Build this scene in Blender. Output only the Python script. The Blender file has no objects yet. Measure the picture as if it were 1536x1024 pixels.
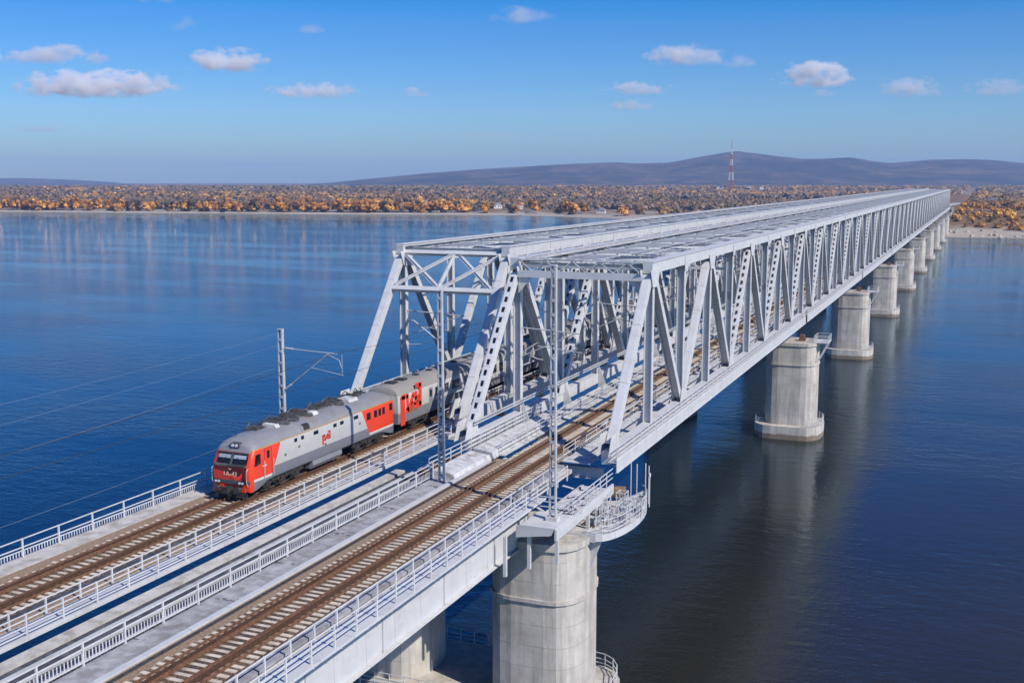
import bpy, math, random
import numpy as np
from mathutils import Vector, Matrix
random.seed(7); rng = np.random.default_rng(7)
SC = bpy.context.scene
COL = SC.collection
R = math.radians

# ------------------------------------------------------------------ materials
class NT:
    def __init__(self, m): self.t = m.node_tree; self.n = self.t.nodes; self.l = self.t.links
    def new(self, typ, **kw):
        x = self.n.new(typ)
        for k, v in kw.items(): setattr(x, k, v)
        return x
    def link(self, a, b): self.l.new(a, b)
    def val(self, sock, v):
        if hasattr(v, 'is_output') or isinstance(v, bpy.types.NodeSocket): self.link(v, sock)
        else: sock.default_value = v
    def math(self, op, a, b=0.0, c=None, clamp=False):
        x = self.new('ShaderNodeMath', operation=op, use_clamp=clamp)
        self.val(x.inputs[0], a); self.val(x.inputs[1], b)
        if c is not None: self.val(x.inputs[2], c)
        return x.outputs[0]
    def mix(self, f, a, b):
        x = self.new('ShaderNodeMix', data_type='RGBA')
        self.val(x.inputs[0], f)
        self.val(x.inputs[6], a if not isinstance(a, tuple) else (*a, 1)); self.val(x.inputs[7], b if not isinstance(b, tuple) else (*b, 1))
        return x.outputs[2]
    def ramp(self, f, stops):
        x = self.new('ShaderNodeValToRGB'); e = x.color_ramp.elements
        while len(e) < len(stops): e.new(0.5)
        for i, (p, c) in enumerate(stops):
            e[i].position = p; e[i].color = (*c, 1) if len(c) == 3 else c
        self.val(x.inputs[0], f); return x.outputs[0]
    def noise(self, vec, scale, detail=4, rough=.55, dim='3D'):
        x = self.new('ShaderNodeTexNoise', noise_dimensions=dim)
        x.inputs['Scale'].default_value = scale; x.inputs['Detail'].default_value = detail; x.inputs['Roughness'].default_value = rough
        if vec is not None: self.link(vec, x.inputs['Vector'])
        return x.outputs[0]
    def coord(self, which='Object', scale=None):
        o = self.new('ShaderNodeTexCoord').outputs[which]
        if scale:
            mp = self.new('ShaderNodeMapping'); mp.inputs['Scale'].default_value = scale
            self.link(o, mp.inputs['Vector']); o = mp.outputs[0]
        return o
    def pos(self, scale=None):
        o = self.new('ShaderNodeNewGeometry').outputs['Position']
        if scale:
            mp = self.new('ShaderNodeMapping'); mp.inputs['Scale'].default_value = scale
            self.link(o, mp.inputs['Vector']); o = mp.outputs[0]
        return o
    def xyz(self, v):
        s = self.new('ShaderNodeSeparateXYZ'); self.link(v, s.inputs[0]); return s.outputs
    def bump(self, h, strength=.3, dist=.05):
        b = self.new('ShaderNodeBump'); b.inputs['Strength'].default_value = strength; b.inputs['Distance'].default_value = dist
        self.link(h, b.inputs['Height']); return b.outputs[0]

def newmat(name):
    m = bpy.data.materials.new(name); m.use_nodes = True
    t = NT(m); bs = t.n['Principled BSDF']
    return m, t, bs

def mat(name, col, rough=.6, metal=0.0, var=.15, vscale=1.2, dirt=None, dirtamt=.5, dscale=.6, bump=0.0, bscale=6, world=True):
    m, t, bs = newmat(name)
    p = t.pos() if world else t.coord()
    n = t.noise(p, vscale, 5)
    lo = tuple(c*(1-var) for c in col); hi = tuple(min(1, c*(1+var)) for c in col)
    c = t.ramp(n, [(.3, lo), (.7, hi)])
    if dirt:
        d = t.noise(p, dscale, 8, .65)
        f = t.ramp(d, [(.58-.12*dirtamt, (0,0,0)), (.72, (1,1,1))])
        c = t.mix(f, c, dirt)
    t.link(c, bs.inputs['Base Color'])
    bs.inputs['Roughness'].default_value = rough; bs.inputs['Metallic'].default_value = metal
    if bump: t.link(t.bump(t.noise(p, bscale, 6), .6, bump), bs.inputs['Normal'])
    return m

M = {}
def white_steel(name, col, rust, amt):
    m, t, bs = newmat(name)
    p = t.pos()
    c = t.ramp(t.noise(p, .7, 4), [(.3, tuple(x*.90 for x in col)), (.7, col)])
    streak = t.noise(t.pos((3.0, 3.0, .25)), 1.0, 4)                      # rain streaks, a stain on the paint
    c = t.mix(t.math('MULTIPLY', t.ramp(streak, [(.52, (0,0,0)), (.75, (1,1,1))]), .35), c, (.42,.42,.42))
    d = t.noise(p, 1.7, 10, .7)
    c = t.mix(t.math('MULTIPLY', t.ramp(d, [(amt, (0,0,0)), (amt+.05, (1,1,1))]), .8), c, rust)
    x, y, z = t.xyz(p)
    seam = t.math('LESS_THAN', t.math('PINGPONG', t.math('ADD', y, t.math('MULTIPLY', t.noise(p, .05, 1), 2.0)), 1.55), .022)
    c = t.mix(t.math('MULTIPLY', seam, .55), c, (.16,.16,.17))                 # splice joints
    g = t.ramp(t.noise(t.pos((.5,.5,1.6)), 1.1, 7, .65), [(.50, (0,0,0)), (.68, (1,1,1))])
    c = t.mix(t.math('MULTIPLY', g, .30), c, (.33,.31,.29))                    # grime
    vr = t.new('ShaderNodeTexVoronoi'); vr.inputs['Scale'].default_value = .55; t.link(p, vr.inputs['Vector'])
    c = t.mix(t.math('MULTIPLY', t.xyz(vr.outputs['Color'])[0], .14), c, (.45,.47,.50))  # plates repainted at different times
    t.link(c, bs.inputs['Base Color']); bs.inputs['Roughness'].default_value = .5
    return m
M['white'] = white_steel('white_paint', (.62,.625,.625), (.20,.12,.07), .68)
M['rail_white'] = white_steel('railing_paint', (.66,.66,.655), (.22,.13,.07), .70)
M['girder'] = white_steel('girder_paint', (.60,.605,.60), (.24,.18,.12), .69)
M['deckwhite'] = mat('pale_deck', (.55,.55,.54), .8, dirt=(.22,.2,.17), dirtamt=.8, dscale=1.3, bump=.01)
M['walk'] = mat('walkway_concrete', (.50,.48,.44), .85, dirt=(.25,.22,.18), dirtamt=.9, dscale=.9, bump=.01)
M['greywalk'] = mat('grey_plank', (.34,.34,.345), .8, var=.3, vscale=1.6, dirt=(.17,.155,.14), dirtamt=1.0, dscale=.7, bump=.01)
M['asphalt'] = mat('dark_deck', (.055,.06,.07), .75, var=.4, vscale=2.0, dirt=(.16,.16,.16), dirtamt=.6, dscale=.9, bump=.01)
M['darksteel'] = mat('dark_steel', (.05,.05,.05), .6, var=.4, vscale=3)
M['shoulder'] = mat('brown_gravel', (.27,.19,.125), .95, var=.45, vscale=9, bump=.03, bscale=14)
M['wood'] = mat('old_plank', (.20,.12,.07), .85, var=.4, vscale=4)
M['rust'] = mat('rusty_steel', (.17,.085,.045), .75, var=.45, vscale=5, bump=.004, bscale=30)
M['railtop'] = mat('worn_rail', (.16,.09,.055), .5, .5, var=.3, vscale=6)
M['glass'] = mat('dark_glass', (.012,.016,.022), .08, var=.2)
M['red'] = mat('red_paint', (.72,.052,.02), .38, var=.06, world=False)
M['grey'] = mat('grey_paint', (.22,.23,.25), .45, var=.08, world=False)
M['black'] = mat('black_running_gear', (.03,.028,.026), .7, var=.6, vscale=4)
M['cream'] = mat('cream_paint', (.75,.70,.5), .5, var=.05)
M['lamp'] = mat('lamp_lens', (.7,.7,.68), .15, var=.05)
M['roofgear'] = mat('roof_gear', (.085,.083,.08), .7, var=.7, vscale=3); M['mast'] = mat('galvanised_mast', (.47,.48,.49), .55, var=.15, dirt=(.2,.19,.18), dirtamt=.6); M['wire'] = mat('wire_metal', (.26,.29,.33), .5, .3, var=.1)

def mat_sleeper(cx):
    m, t, bs = newmat('sleeper_concrete')
    p = t.pos(); x = t.xyz(p)[0]
    d = t.math('ABSOLUTE', t.math('SUBTRACT', t.math('ABSOLUTE', t.math('SUBTRACT', x, cx)), .86))
    n = t.noise(p, 3.2, 5)
    f = t.math('ADD', t.math('MULTIPLY', d, -2.6), t.math('ADD', t.math('MULTIPLY', n, .9), 1.05), clamp=True)
    c = t.ramp(t.noise(p, 1.3, 5), [(.3, (.44,.37,.28)), (.7, (.72,.64,.52))])
    t.link(t.mix(f, c, (.115,.06,.032)), bs.inputs['Base Color'])               # rust stain under the rails
    bs.inputs['Roughness'].default_value = .9
    return m

def mat_ballast(cx):
    m, t, bs = newmat('ballast')
    p = t.pos(); x = t.xyz(p)[0]
    v = t.new('ShaderNodeTexVoronoi'); v.inputs['Scale'].default_value = 9; t.link(p, v.inputs['Vector'])
    c = t.ramp(t.math('MULTIPLY', t.xyz(v.outputs['Color'])[0], 1.0), [(0, (.05,.035,.022)), (.6, (.13,.08,.048)), (1, (.26,.19,.13))])
    d = t.math('ABSOLUTE', t.math('SUBTRACT', t.math('ABSOLUTE', t.math('SUBTRACT', x, cx)), .86))
    f = t.math('ADD', t.math('MULTIPLY', d, -2.2), t.math('ADD', t.math('MULTIPLY', t.noise(p, 2.5, 5), .9), .75), clamp=True)
    c = t.mix(t.math('MULTIPLY', t.ramp(t.noise(p, .35, 5), [(.52, (0,0,0)), (.62, (1,1,1))]), .55), c, (.045,.034,.026))   # oil and dust patches
    t.link(t.mix(t.math('MULTIPLY', f, .85), c, (.10,.05,.024)), bs.inputs['Base Color'])
    bs.inputs['Roughness'].default_value = .95
    t.link(t.bump(v.outputs['Distance'], .8, .05), bs.inputs['Normal'])
    return m

def mat_pier():
    m, t, bs = newmat('pier_concrete')
    p = t.pos(); z = t.xyz(p)[2]
    c = t.ramp(t.noise(p, .45, 7, .6), [(.28, (.37,.335,.29)), (.5, (.50,.46,.41)), (.72, (.60,.56,.505))])
    # shutter lines
    def lines(src, period, wid):
        w = t.math('PINGPONG', t.math('ADD', src, t.math('MULTIPLY', t.noise(p, .8, 3), .12)), period/2)
        return t.math('LESS_THAN', w, wid)
    br = t.math('MULTIPLY', lines(z, 1.55, .022), t.math('GREATER_THAN', t.noise(p, .5, 4), .44))
    c = t.mix(t.math('MULTIPLY', br, .55), c, (.2,.18,.16))
    xv = lines(t.xyz(p)[0], 2.4, .018)
    c = t.mix(t.math('MULTIPLY', t.math('MULTIPLY', xv, t.math('GREATER_THAN', t.noise(p, .35, 3), .5)), .5), c, (.22,.2,.18))
    st = t.noise(t.pos((1.4, 1.4, .13)), 1.0, 6, .6)
    c = t.mix(t.math('MULTIPLY', t.ramp(st, [(.48, (0,0,0)), (.68, (1,1,1))]), .70), c, (.27,.25,.225))
    rs = t.noise(t.pos((1.1, 1.1, .22)), 1.3, 8, .7)
    c = t.mix(t.math('MULTIPLY', t.ramp(rs, [(.64, (0,0,0)), (.72, (1,1,1))]), .6), c, (.30,.17,.08))
    wl = t.math('MULTIPLY', t.math('LESS_THAN', t.math('ADD', z, t.math('MULTIPLY', t.noise(p, .9, 4), .5)), -18.35), .85)
    c = t.mix(wl, c, (.17,.12,.08))                                             # tide mark
    t.link(c, bs.inputs['Base Color']); bs.inputs['Roughness'].default_value = .9
    t.link(t.bump(t.noise(p, 3, 8), .4, .05), bs.inputs['Normal'])
    return m
M['pier'] = mat_pier()

# ------------------------------------------------------------------ mesh builder
class MB:
    def __init__(self): self.v = []; self.f = []; self.mi = []
    def add(self, vs, fs, mi=0):
        b = len(self.v); self.v += [tuple(x) for x in vs]; self.f += [tuple(i+b for i in f) for f in fs]; self.mi += [mi]*len(fs)
    def box(self, x0, x1, y0, y1, z0, z1, mi=0):
        self.add([(x0,y0,z0),(x1,y0,z0),(x1,y1,z0),(x0,y1,z0),(x0,y0,z1),(x1,y0,z1),(x1,y1,z1),(x0,y1,z1)],
                 [(0,3,2,1),(4,5,6,7),(0,1,5,4),(1,2,6,5),(2,3,7,6),(3,0,4,7)], mi)
    def bar(self, a, b, w, h, up=(0,0,1), mi=0):
        a = Vector(a); b = Vector(b); d = (b-a).normalized(); u = Vector(up)
        s = d.cross(u)
        if s.length < 1e-4: s = d.cross(Vector((0,1,0)))
        s.normalize(); u = s.cross(d); s *= w/2; u *= h/2
        vs = [p+q for p in (a, b) for q in (-s-u, s-u, s+u, -s+u)]
        self.add(vs, [(0,1,2,3),(7,6,5,4),(0,4,5,1),(1,5,6,2),(2,6,7,3),(3,7,4,0)], mi)
    def tube(self, pts, r, n=6, mi=0):
        pts = [Vector(p) for p in pts]; rings = []
        for i, p in enumerate(pts):
            d = (pts[min(i+1, len(pts)-1)]-pts[max(i-1, 0)]).normalized()
            s = d.cross(Vector((0,0,1)))
            if s.length < 1e-3: s = d.cross(Vector((0,1,0)))
            s.normalize(); u = s.cross(d)
            rr = r[i] if isinstance(r, (list, tuple)) else r
            rings.append([p + s*math.cos(2*math.pi*k/n)*rr + u*math.sin(2*math.pi*k/n)*rr for k in range(n)])
        vs = [q for ring in rings for q in ring]; fs = []
        for i in range(len(rings)-1):
            for k in range(n): fs.append((i*n+k, i*n+(k+1)%n, (i+1)*n+(k+1)%n, (i+1)*n+k))
        fs.append(tuple(range(n-1, -1, -1))); fs.append(tuple((len(rings)-1)*n+k for k in range(n)))
        self.add(vs, fs, mi)
    def cyl(self, c, axis, r, l, n=16, mi=0):
        c = Vector(c); ax = Vector(axis).normalized()*l/2; self.tube([c-ax, c+ax], r, n, mi)
    def prism(self, poly, axis, a, b, mi=0):
        """poly in the two other axes (order: x:(y,z), y:(x,z), z:(x,y))"""
        def P(q, t):
            return (t, q[0], q[1]) if axis == 'x' else (q[0], t, q[1]) if axis == 'y' else (q[0], q[1], t)
        n = len(poly)
        self.add([P(q, a) for q in poly]+[P(q, b) for q in poly],
                 [tuple(range(n-1, -1, -1)), tuple(range(n, 2*n))]+[(i, (i+1)%n, n+(i+1)%n, n+i) for i in range(n)], mi)
    def mesh(self, name, mats, smooth=False):
        me = bpy.data.meshes.new(name); me.from_pydata(self.v, [], self.f)
        mats = mats if isinstance(mats, (list, tuple)) else [mats]
        for m in mats: me.materials.append(m)
        if len(mats) > 1: me.polygons.foreach_set('material_index', self.mi)
        if smooth: me.polygons.foreach_set('use_smooth', [True]*len(me.polygons))
        me.update()
        return me
def fixnormals(me):
    import bmesh
    bm = bmesh.new(); bm.from_mesh(me); bmesh.ops.recalc_face_normals(bm, faces=bm.faces); bm.to_mesh(me); bm.free()
def link(name, me, parent=None, loc=(0,0,0), rot=(0,0,0), scale=(1,1,1)):
    o = bpy.data.objects.new(name, me); COL.objects.link(o); o.parent = parent; o.location = loc; o.rotation_euler = rot; o.scale = scale
    return o
def part(name, mb, mats, parent=None, smooth=False, fix=True, **k):
    me = mb.mesh(name, mats, smooth)
    if fix: fixnormals(me)
    return link(name, me, parent, **k)
def thing(name, label, cat, loc=(0,0,0), group=None):
    o = bpy.data.objects.new(name, None); COL.objects.link(o); o.location = loc; o.empty_display_size = .5
    return tag(o, label, cat, group)
def tag(o, label, cat, group=None):
    o['label'] = label; o['category'] = cat
    if group: o['group'] = group
    return o
def copy_tree(o, parent=None):
    c = o.copy(); COL.objects.link(c); c.parent = parent
    for ch in list(o.children): copy_tree(ch, c)
    return c

WZ = -19.4
# ------------------------------------------------------------------ camera, world, sun
cam = bpy.data.cameras.new('camera'); co = bpy.data.objects.new('camera', cam); COL.objects.link(co)
co.location = (26.04, -92.90, 21.30); co.rotation_euler = (math.pi/2-.1423, 0, .3959)
cam.sensor_width = 36; cam.lens = 1682.66/1536*36; cam.clip_start = .5; cam.clip_end = 90000
SC.camera = co
EL, AZ = R(42), R(-21)                       # sun elevation; azimuth from +X towards -Y
sd = Vector((math.cos(AZ)*math.cos(EL), math.sin(AZ)*math.cos(EL), math.sin(EL)))
sun = bpy.data.lights.new('sun', 'SUN'); sun.energy = 5.0; sun.angle = R(.53); sun.color = (1.0, .94, .85)
so = bpy.data.objects.new('sun', sun); COL.objects.link(so); so.rotation_euler = (-sd).to_track_quat('-Z', 'Y').to_euler(); so.location = sd*300
W = bpy.data.worlds.new('World'); SC.world = W; W.use_nodes = True
wt = W.node_tree; bg = wt.nodes['Background']
sky = wt.nodes.new('ShaderNodeTexSky'); sky.sky_type = 'NISHITA'; sky.sun_disc = False
sky.sun_elevation = EL; sky.sun_rotation = math.atan2(sd.x, sd.y); sky.altitude = 50; sky.air_density = 1.0; sky.dust_density = .4; sky.ozone_density = 3.0
hs = wt.nodes.new('ShaderNodeHueSaturation'); hs.inputs['Saturation'].default_value = 1.6
tint = wt.nodes.new('ShaderNodeMix'); tint.data_type = 'RGBA'; tint.blend_type = 'MULTIPLY'; tint.inputs[0].default_value = 1.0; tint.inputs[7].default_value = (.60, .80, 1.16, 1)
wt.links.new(sky.outputs[0], hs.inputs['Color']); wt.links.new(hs.outputs[0], tint.inputs[6]); T_ = NT(W); sp = T_.new('ShaderNodeSeparateColor'); T_.link(tint.outputs[2], sp.inputs[0]); cb = T_.new('ShaderNodeCombineColor')
r_ = T_.math('MULTIPLY', sp.outputs[0], T_.math('POWER', T_.math('MULTIPLY', sp.outputs[0], 1/.72, clamp=True), 1.6))      # deepen the blue towards the zenith
g_ = T_.math('MULTIPLY', sp.outputs[1], T_.math('POWER', T_.math('MULTIPLY', sp.outputs[1], 1/2.9, clamp=True), .10))
T_.link(r_, cb.inputs[0]); T_.link(g_, cb.inputs[1]); T_.link(sp.outputs[2], cb.inputs[2])
wt.links.new(cb.outputs[0], bg.inputs[0]); bg.inputs[1].default_value = .105
SC.view_settings.view_transform = 'Standard'; SC.view_settings.look = 'None'; SC.view_settings.exposure = 0; SC.view_settings.gamma = 1
SC.cycles.volume_bounces = 28; SC.cycles.max_bounces = 28; SC.cycles.diffuse_bounces = 1; SC.cycles.glossy_bounces = 3; SC.cycles.use_denoising = True

# ------------------------------------------------------------------ water
def mat_water():
    m, t, bs = newmat('river_water')
    p = t.pos()
    n1 = t.noise(t.pos((.30, .55, 1)), 1.0, 4, .6)
    n2 = t.noise(t.pos((1.4, 2.0, 1)), 1.0, 4, .6)
    n3 = t.noise(t.pos((.012, .03, 1)), 1.0, 3, .5)
    lane = t.ramp(n3, [(.38, (.45,.45,.45)), (.60, (1,1,1))])
    h = t.math('ADD', t.math('MULTIPLY', n1, .55), t.math('MULTIPLY', n2, .22))
    h = t.math('MULTIPLY', h, lane)
    chop = t.math('MULTIPLY_ADD', t.math('MULTIPLY', t.math('ADD', t.xyz(p)[0], 20.0), -1/220., clamp=True), .3, 1.0)   # the open river is choppier than the lee of the piers
    h = t.math('MULTIPLY', h, chop)
    b = t.new('ShaderNodeBump'); b.inputs['Strength'].default_value = 1.0; b.inputs['Distance'].default_value = .20
    t.link(h, b.inputs['Height'])
    t.n.remove(bs); out = [n for n in t.n if n.type == 'OUTPUT_MATERIAL'][0]
    c = t.ramp(t.noise(t.pos((.02,.05,1)), 1.0, 4), [(.35, (.027,.020,.0025)), (.7, (.040,.030,.005))])
    brownness = t.math('ADD', t.math('MULTIPLY', t.math('SUBTRACT', t.xyz(p)[0], -25.0), .016), t.math('MULTIPLY', t.math('SUBTRACT', t.noise(t.pos((.02,.008,1)), 1.0, 4), .5), .8), clamp=True)
    c = t.mix(brownness, (.002,.013,.026), c)                                        # base colour set bluer on the left, browner on the right
    df = t.new('ShaderNodeBsdfDiffuse'); t.link(c, df.inputs['Color'])
    gl = t.new('ShaderNodeBsdfGlossy'); gl.inputs['Color'].default_value = (.74,.89,1.0,1); gl.inputs['Roughness'].default_value = .02
    fr = t.new('ShaderNodeFresnel'); fr.inputs['IOR'].default_value = 1.44
    for n in (gl, fr): t.link(b.outputs[0], n.inputs['Normal'])
    mx = t.new('ShaderNodeMixShader'); t.link(fr.outputs[0], mx.inputs[0]); t.link(df.outputs[0], mx.inputs[1]); t.link(gl.outputs[0], mx.inputs[2])
    t.link(mx.outputs[0], out.inputs['Surface'])
    return m
mb = MB(); mb.add([(-9500,-400,WZ),(9500,-400,WZ),(9500,1500,WZ),(-9500,1500,WZ)], [(0,1,2,3)])
wo = part('water', mb, mat_water()); wo['kind'] = 'structure'

# ------------------------------------------------------------------ truss bridges
PL = 11.0
def bridge_meshes(H):
    """meshes of the members of one truss, centred on the truss plane x=0"""
    D = {}
    b = MB()                                            # post: H section
    for s in (-1, 1): b.box(s*.33-.035, s*.33+.035, -.27, .27, .45, H-.42)
    b.box(-.295, .295, -.03, .03, .45, H-.42)
    D['post'] = b.mesh('post', M['white']); fixnormals(D['post'])
    L = math.hypot(PL, H)
    def member(up, style):
        b = MB(); y0, y1 = 0, PL
        z0, z1 = (0, H) if up else (H, 0)
        a = Vector((0, y0, z0)); c = Vector((0, y1, z1)); d = (c-a).normalized(); a = a+d*.9; c = c-d*1.0
        n = Vector((0, -d.z, d.y)) if d.z > 0 else Vector((0, d.z, -d.y))
        n = -n if (up and n.y > 0) else n
        if n.z < 0: n = -n
        for s in (-1, 1): b.bar(a+Vector((s*.35,0,0)), c+Vector((s*.35,0,0)), .06, .62, up=n)
        if style == 'solid':
            b.bar(a+n*.325, c+n*.325, .64, .03, up=n); b.bar(a-n*.325, c-n*.325, .64, .03, up=n)
        elif style == 'web':
            b.bar(a, c, .64, .04, up=n)
        else:                                           # laced cover plates with openings
            for q in (1, -1):
                for s in (-1, 1): b.bar(a+n*.325*q+Vector((s*.235,0,0)), c+n*.325*q+Vector((s*.235,0,0)), .17, .03, up=n)
                l = (c-a).length; k = 0.5
                while k < l:
                    b.bar(a+n*.328*q+d*k, a+n*.328*q+d*min(l, k+.5), .30, .03, up=n); k += 1.05
        nm = 'diagonal'
        me = b.mesh(nm, M['white']); fixnormals(me); return me
    D['solid'] = member(True, 'solid'); D['laced'] = member(True, 'laced'); D['down'] = member(False, 'web')
    return D

def gusset(b, y, z, s, top):
    dz = -1 if top else 1
    for x in (-.47, .47):
        poly = [(y-1.5, z), (y+1.5, z), (y+.75, z+dz*1.5), (y-.75, z+dz*1.5)]
        b.prism(poly, 'x', x-.022, x+.022)

def railing_mesh(L, step, h=1.1, rails=(1.1, .72, .36), r=.032, panel=False):
    b = MB(); n = max(1, int(round(L/step)))
    for z in rails: b.box(-r*.8, r*.8, 0, L, z-r, z+r)
    return b, n

def truss_span(bx, w, H, D, y0, k0, k1, first, last, right, label):
    t = thing('truss_span', label, 'bridge span', (bx, y0, 0), 'truss spans of the right bridge' if right else 'truss spans of the left bridge')
    ya, yb = k0*PL, k1*PL
    tt = max(0, k0)*PL - (.75 if first else 0); te = yb+(.5 if last else 0)
    for x in (0, -w):
        b = MB(); b.box(x-.42, x+.42, tt, te, H-.52, H+.44); b.box(x-.5, x+.5, tt, te, H+.443, H+.5)
        for k in range(max(0, k0), k1+1):
            if k % 2 == 0 and (k < k1 or last): gusset(b, k*PL, H-.2, 0, True)
            elif k % 2: 
                for q in (-.46, .46): b.box(x*0+q-.015, x*0+q+.015, k*PL-.55, k*PL+.55, H-1.0, H+.3) if x == 0 else None
        # gussets are built at x=0, shift for the left truss
        if x != 0:
            nb = MB(); nb.v = list(b.v); nb.f = b.f; nb.mi = b.mi
            nb.v = [(v[0]-w, v[1], v[2]) if abs(v[0]) < 2 else v for v in b.v]; b = nb
        part('top_chord', b, M['white'], t)
        b = MB(); b.box(x-.40, x+.40, ya-(.6 if first else 0), te, -.55, .5)
        nb = MB()
        for k in range(k0, k1+1):
            if k % 2 and (k < k1): gusset(nb, k*PL, .3, 0, False)
        nb.v = [(v[0]+x, v[1], v[2]) for v in nb.v]; b.add(nb.v, nb.f)
        part('bottom_chord', b, M['white'], t)
        for k in range(max(0, k0), k1+(1 if last else 0)):
            link('post', D['post'], t, (x, k*PL, 0))
        for k in range(k0, k1):
            if k % 2:
                style = 'laced' if (not first or k > 2 or (x != 0) == right) else 'solid'
                if k == -1: style = 'solid' if not (right and x != 0) else 'laced'
                link('end_post' if k == -1 else 'diagonal', D[style], t, (x, k*PL, 0))
            else: link('diagonal', D['down'], t, (x, k*PL, 0))
    tc0 = TC[right]-bx
    # top bracing
    for k in range(max(0, k0), k1+(1 if last else 0)):
        b = MB(); y = k*PL
        b.box(-w+.42, -.42, y-.2, y+.2, H-.30, H-.26); b.box(-w+.42, -.42, y-.2, y+.2, H+.14, H+.18); b.box(-w+.42, -.42, y-.03, y+.03, H-.26, H+.14)
        part('top_strut', b, M['white'], t)
        if k % 4 == 0 and not (first and k == 0):
            b = MB(); zz = H-3.4
            b.bar((-w+.36, y, zz), (-.36, y, zz), .3, .32)
            for xa, xb in ((-w+.4, -w/2), (-w/2, -.4)):
                b.bar((xa, y+.001, H-.45), (xb, y+.001, zz+.1), .16, .18, up=(0,1,0)); b.bar((xa, y-.003, zz+.1), (xb, y-.003, H-.45), .16, .16, up=(0,1,0))
            part('sway_frame', b, M['white'], t)
    b = MB()
    for k in range(max(0, k0), k1):
        y = k*PL
        b.bar((-w+.4, y+.2, H-.02), (-.4, y+PL-.2, H-.02), .22, .2); b.bar((-.4, y+.2, H+.03), (-w+.4, y+PL-.2, H+.03), .22, .2)
        for f in (.2, .35, .5, .65, .8): b.bar((-w*.82, y+PL*f, H+.22), (-w*(.2 if k % 2 else .45), y+PL*f, H+.22), .12, .08)
        b.bar((-w*.5, y, H+.15), (-w*.5, y+PL, H+.15), .14, .1); b.bar((-w*.8, y, H+.17), (-w*.8, y+PL, H+.17), .08, .08)
    part('lateral_bracing', b, M['white'], t)
    b = MB()                                            # catwalk on the top chords, thin posts and rails
    for x in (-.95, -w+.95):
        b.box(x-.4, x+.4, tt+.3, te-.3, H+.30, H+.34)
        y = tt+1.0
        while y < te:
            b.box(x-.02, x+.02, y-.02, y+.02, H+.34, H+1.0) if right else None
            y += 2.75
        if right: b.box(x-.025, x+.025, tt+1, te-1, H+.97, H+1.02)
    part('catwalk', b, M['deckwhite'], t)
    for k in range(max(0, k0), k1, 2):                  # catenary supports fixed to the left truss
        b = MB(); y = k*PL+PL*.0
        b.tube([(-w+.4, y, 8.2), (tc0-.1, y, 7.9)], .06, 6); b.tube([(-w+.4, y, 5.6), (tc0-.6, y, 7.85)], .06, 6); b.tube([(-w+1.9, y, 6.6), (tc0+.2, y, 6.2)], .045, 6)
        part('catenary_arm', b, M['mast'], t)
    for x, z in ((-w+.62, 1.5), (-w+.66, 1.75), (-.62, 1.2), (-.64, 2.4)):
        b = MB(); b.box(x-.05, x+.05, ya, te, z-.05, z+.05)
        part('cable_run', b, M['mast'], t)
    for k in range(k0, k1+(1 if last else 0)):
        b = MB(); y = k*PL
        b.box(-w+.4, -.4, y-.22, y+.22, -1.08, -1.03); b.box(-w+.4, -.4, y-.22, y+.22, -1.95, -1.9); b.box(-w+.4, -.4, y-.04, y+.04, -1.9, -1.08)
        if k >= 0:
            for x, e in ((-w, 1), (0, -1)): b.prism([(x+e*.405, -1.1), (x+e*1.5, -1.06), (x+e*.42, 1.6)], 'y', y-.02, y+.02)
        part('floor_beam', b, M['white'], t)
    b = MB()
    tc = TC[right]-bx
    for s in (-1.05, 1.05): b.box(tc+s-.15, tc+s+.15, ya-.6, te, -1.6, -.98)
    for s in (-4.0, -.5, .5, 4.0): b.box(tc+s-.1, tc+s+.1, ya, te, -1.5, -1.05) if 0 else None
    part('stringer', b, M['white'], t)
    b = MB(); b.box(tc-2.3, tc+2.3, ya-.8, te, -.976, -.94)
    part('deck_plate', b, M['darksteel'], t)
    for x0, x1 in ((tc-4.9, tc-2.4), (tc+2.4, tc+4.8)):
        b = MB(); y = ya-.5
        while y < te-1:
            y2 = min(te, y+PL/2-.12); b.box(x0, x1, y, y2, -.72, -.66); y += PL/2
        part('inner_walkway', b, M['deckwhite'], t)
    for x in (tc-2.7, tc+2.6):
        b = MB()
        for z in (-.2, .2, .5): b.box(x-.025, x+.025, ya-.4, te-.2, z-.025, z+.025)
        y = ya-.4
        while y < te: b.box(x-.03, x+.03, y-.03, y+.03, -.66, .52); y += PL/4
        part('inner_railing', b, M['rail_white'], t)
    # outer walkway on the outside of the bridge
    s = 1 if right else -1; xo = 0 if right else -w
    b = MB(); x0, x1 = sorted((xo+s*.42, xo+s*1.12))
    b.box(x0, x1, ya-1.5, te, -.16, -.08)
    xf = xo+s*1.12; b.box(xf-.03, xf+.03, ya-1.5, te, -.86, .02); b.box(xf-.09, xf+.09, ya-1.5, te, -.92, -.863)
    y = ya
    while y < te: b.bar((xo+s*.42, y, -.75), (xo+s*1.08, y, -.75), .12, .2); y += PL/4
    part('outer_walkway', b, M['girder'], t)
    b = MB(); y = ya-1.5
    while y < te: b.box(xf-.03, xf+.03, y-.03, y+.03, .02, 1.05); y += PL/5
    for z in (.35, .7, 1.05): b.box(xf-.028, xf+.028, ya-1.5, te, z-.03, z+.03)
    b.box(xf-.012, xf+.012, ya-1.5, te, .03, .22)
    part('outer_railing', b, M['rail_white'], t)
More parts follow.
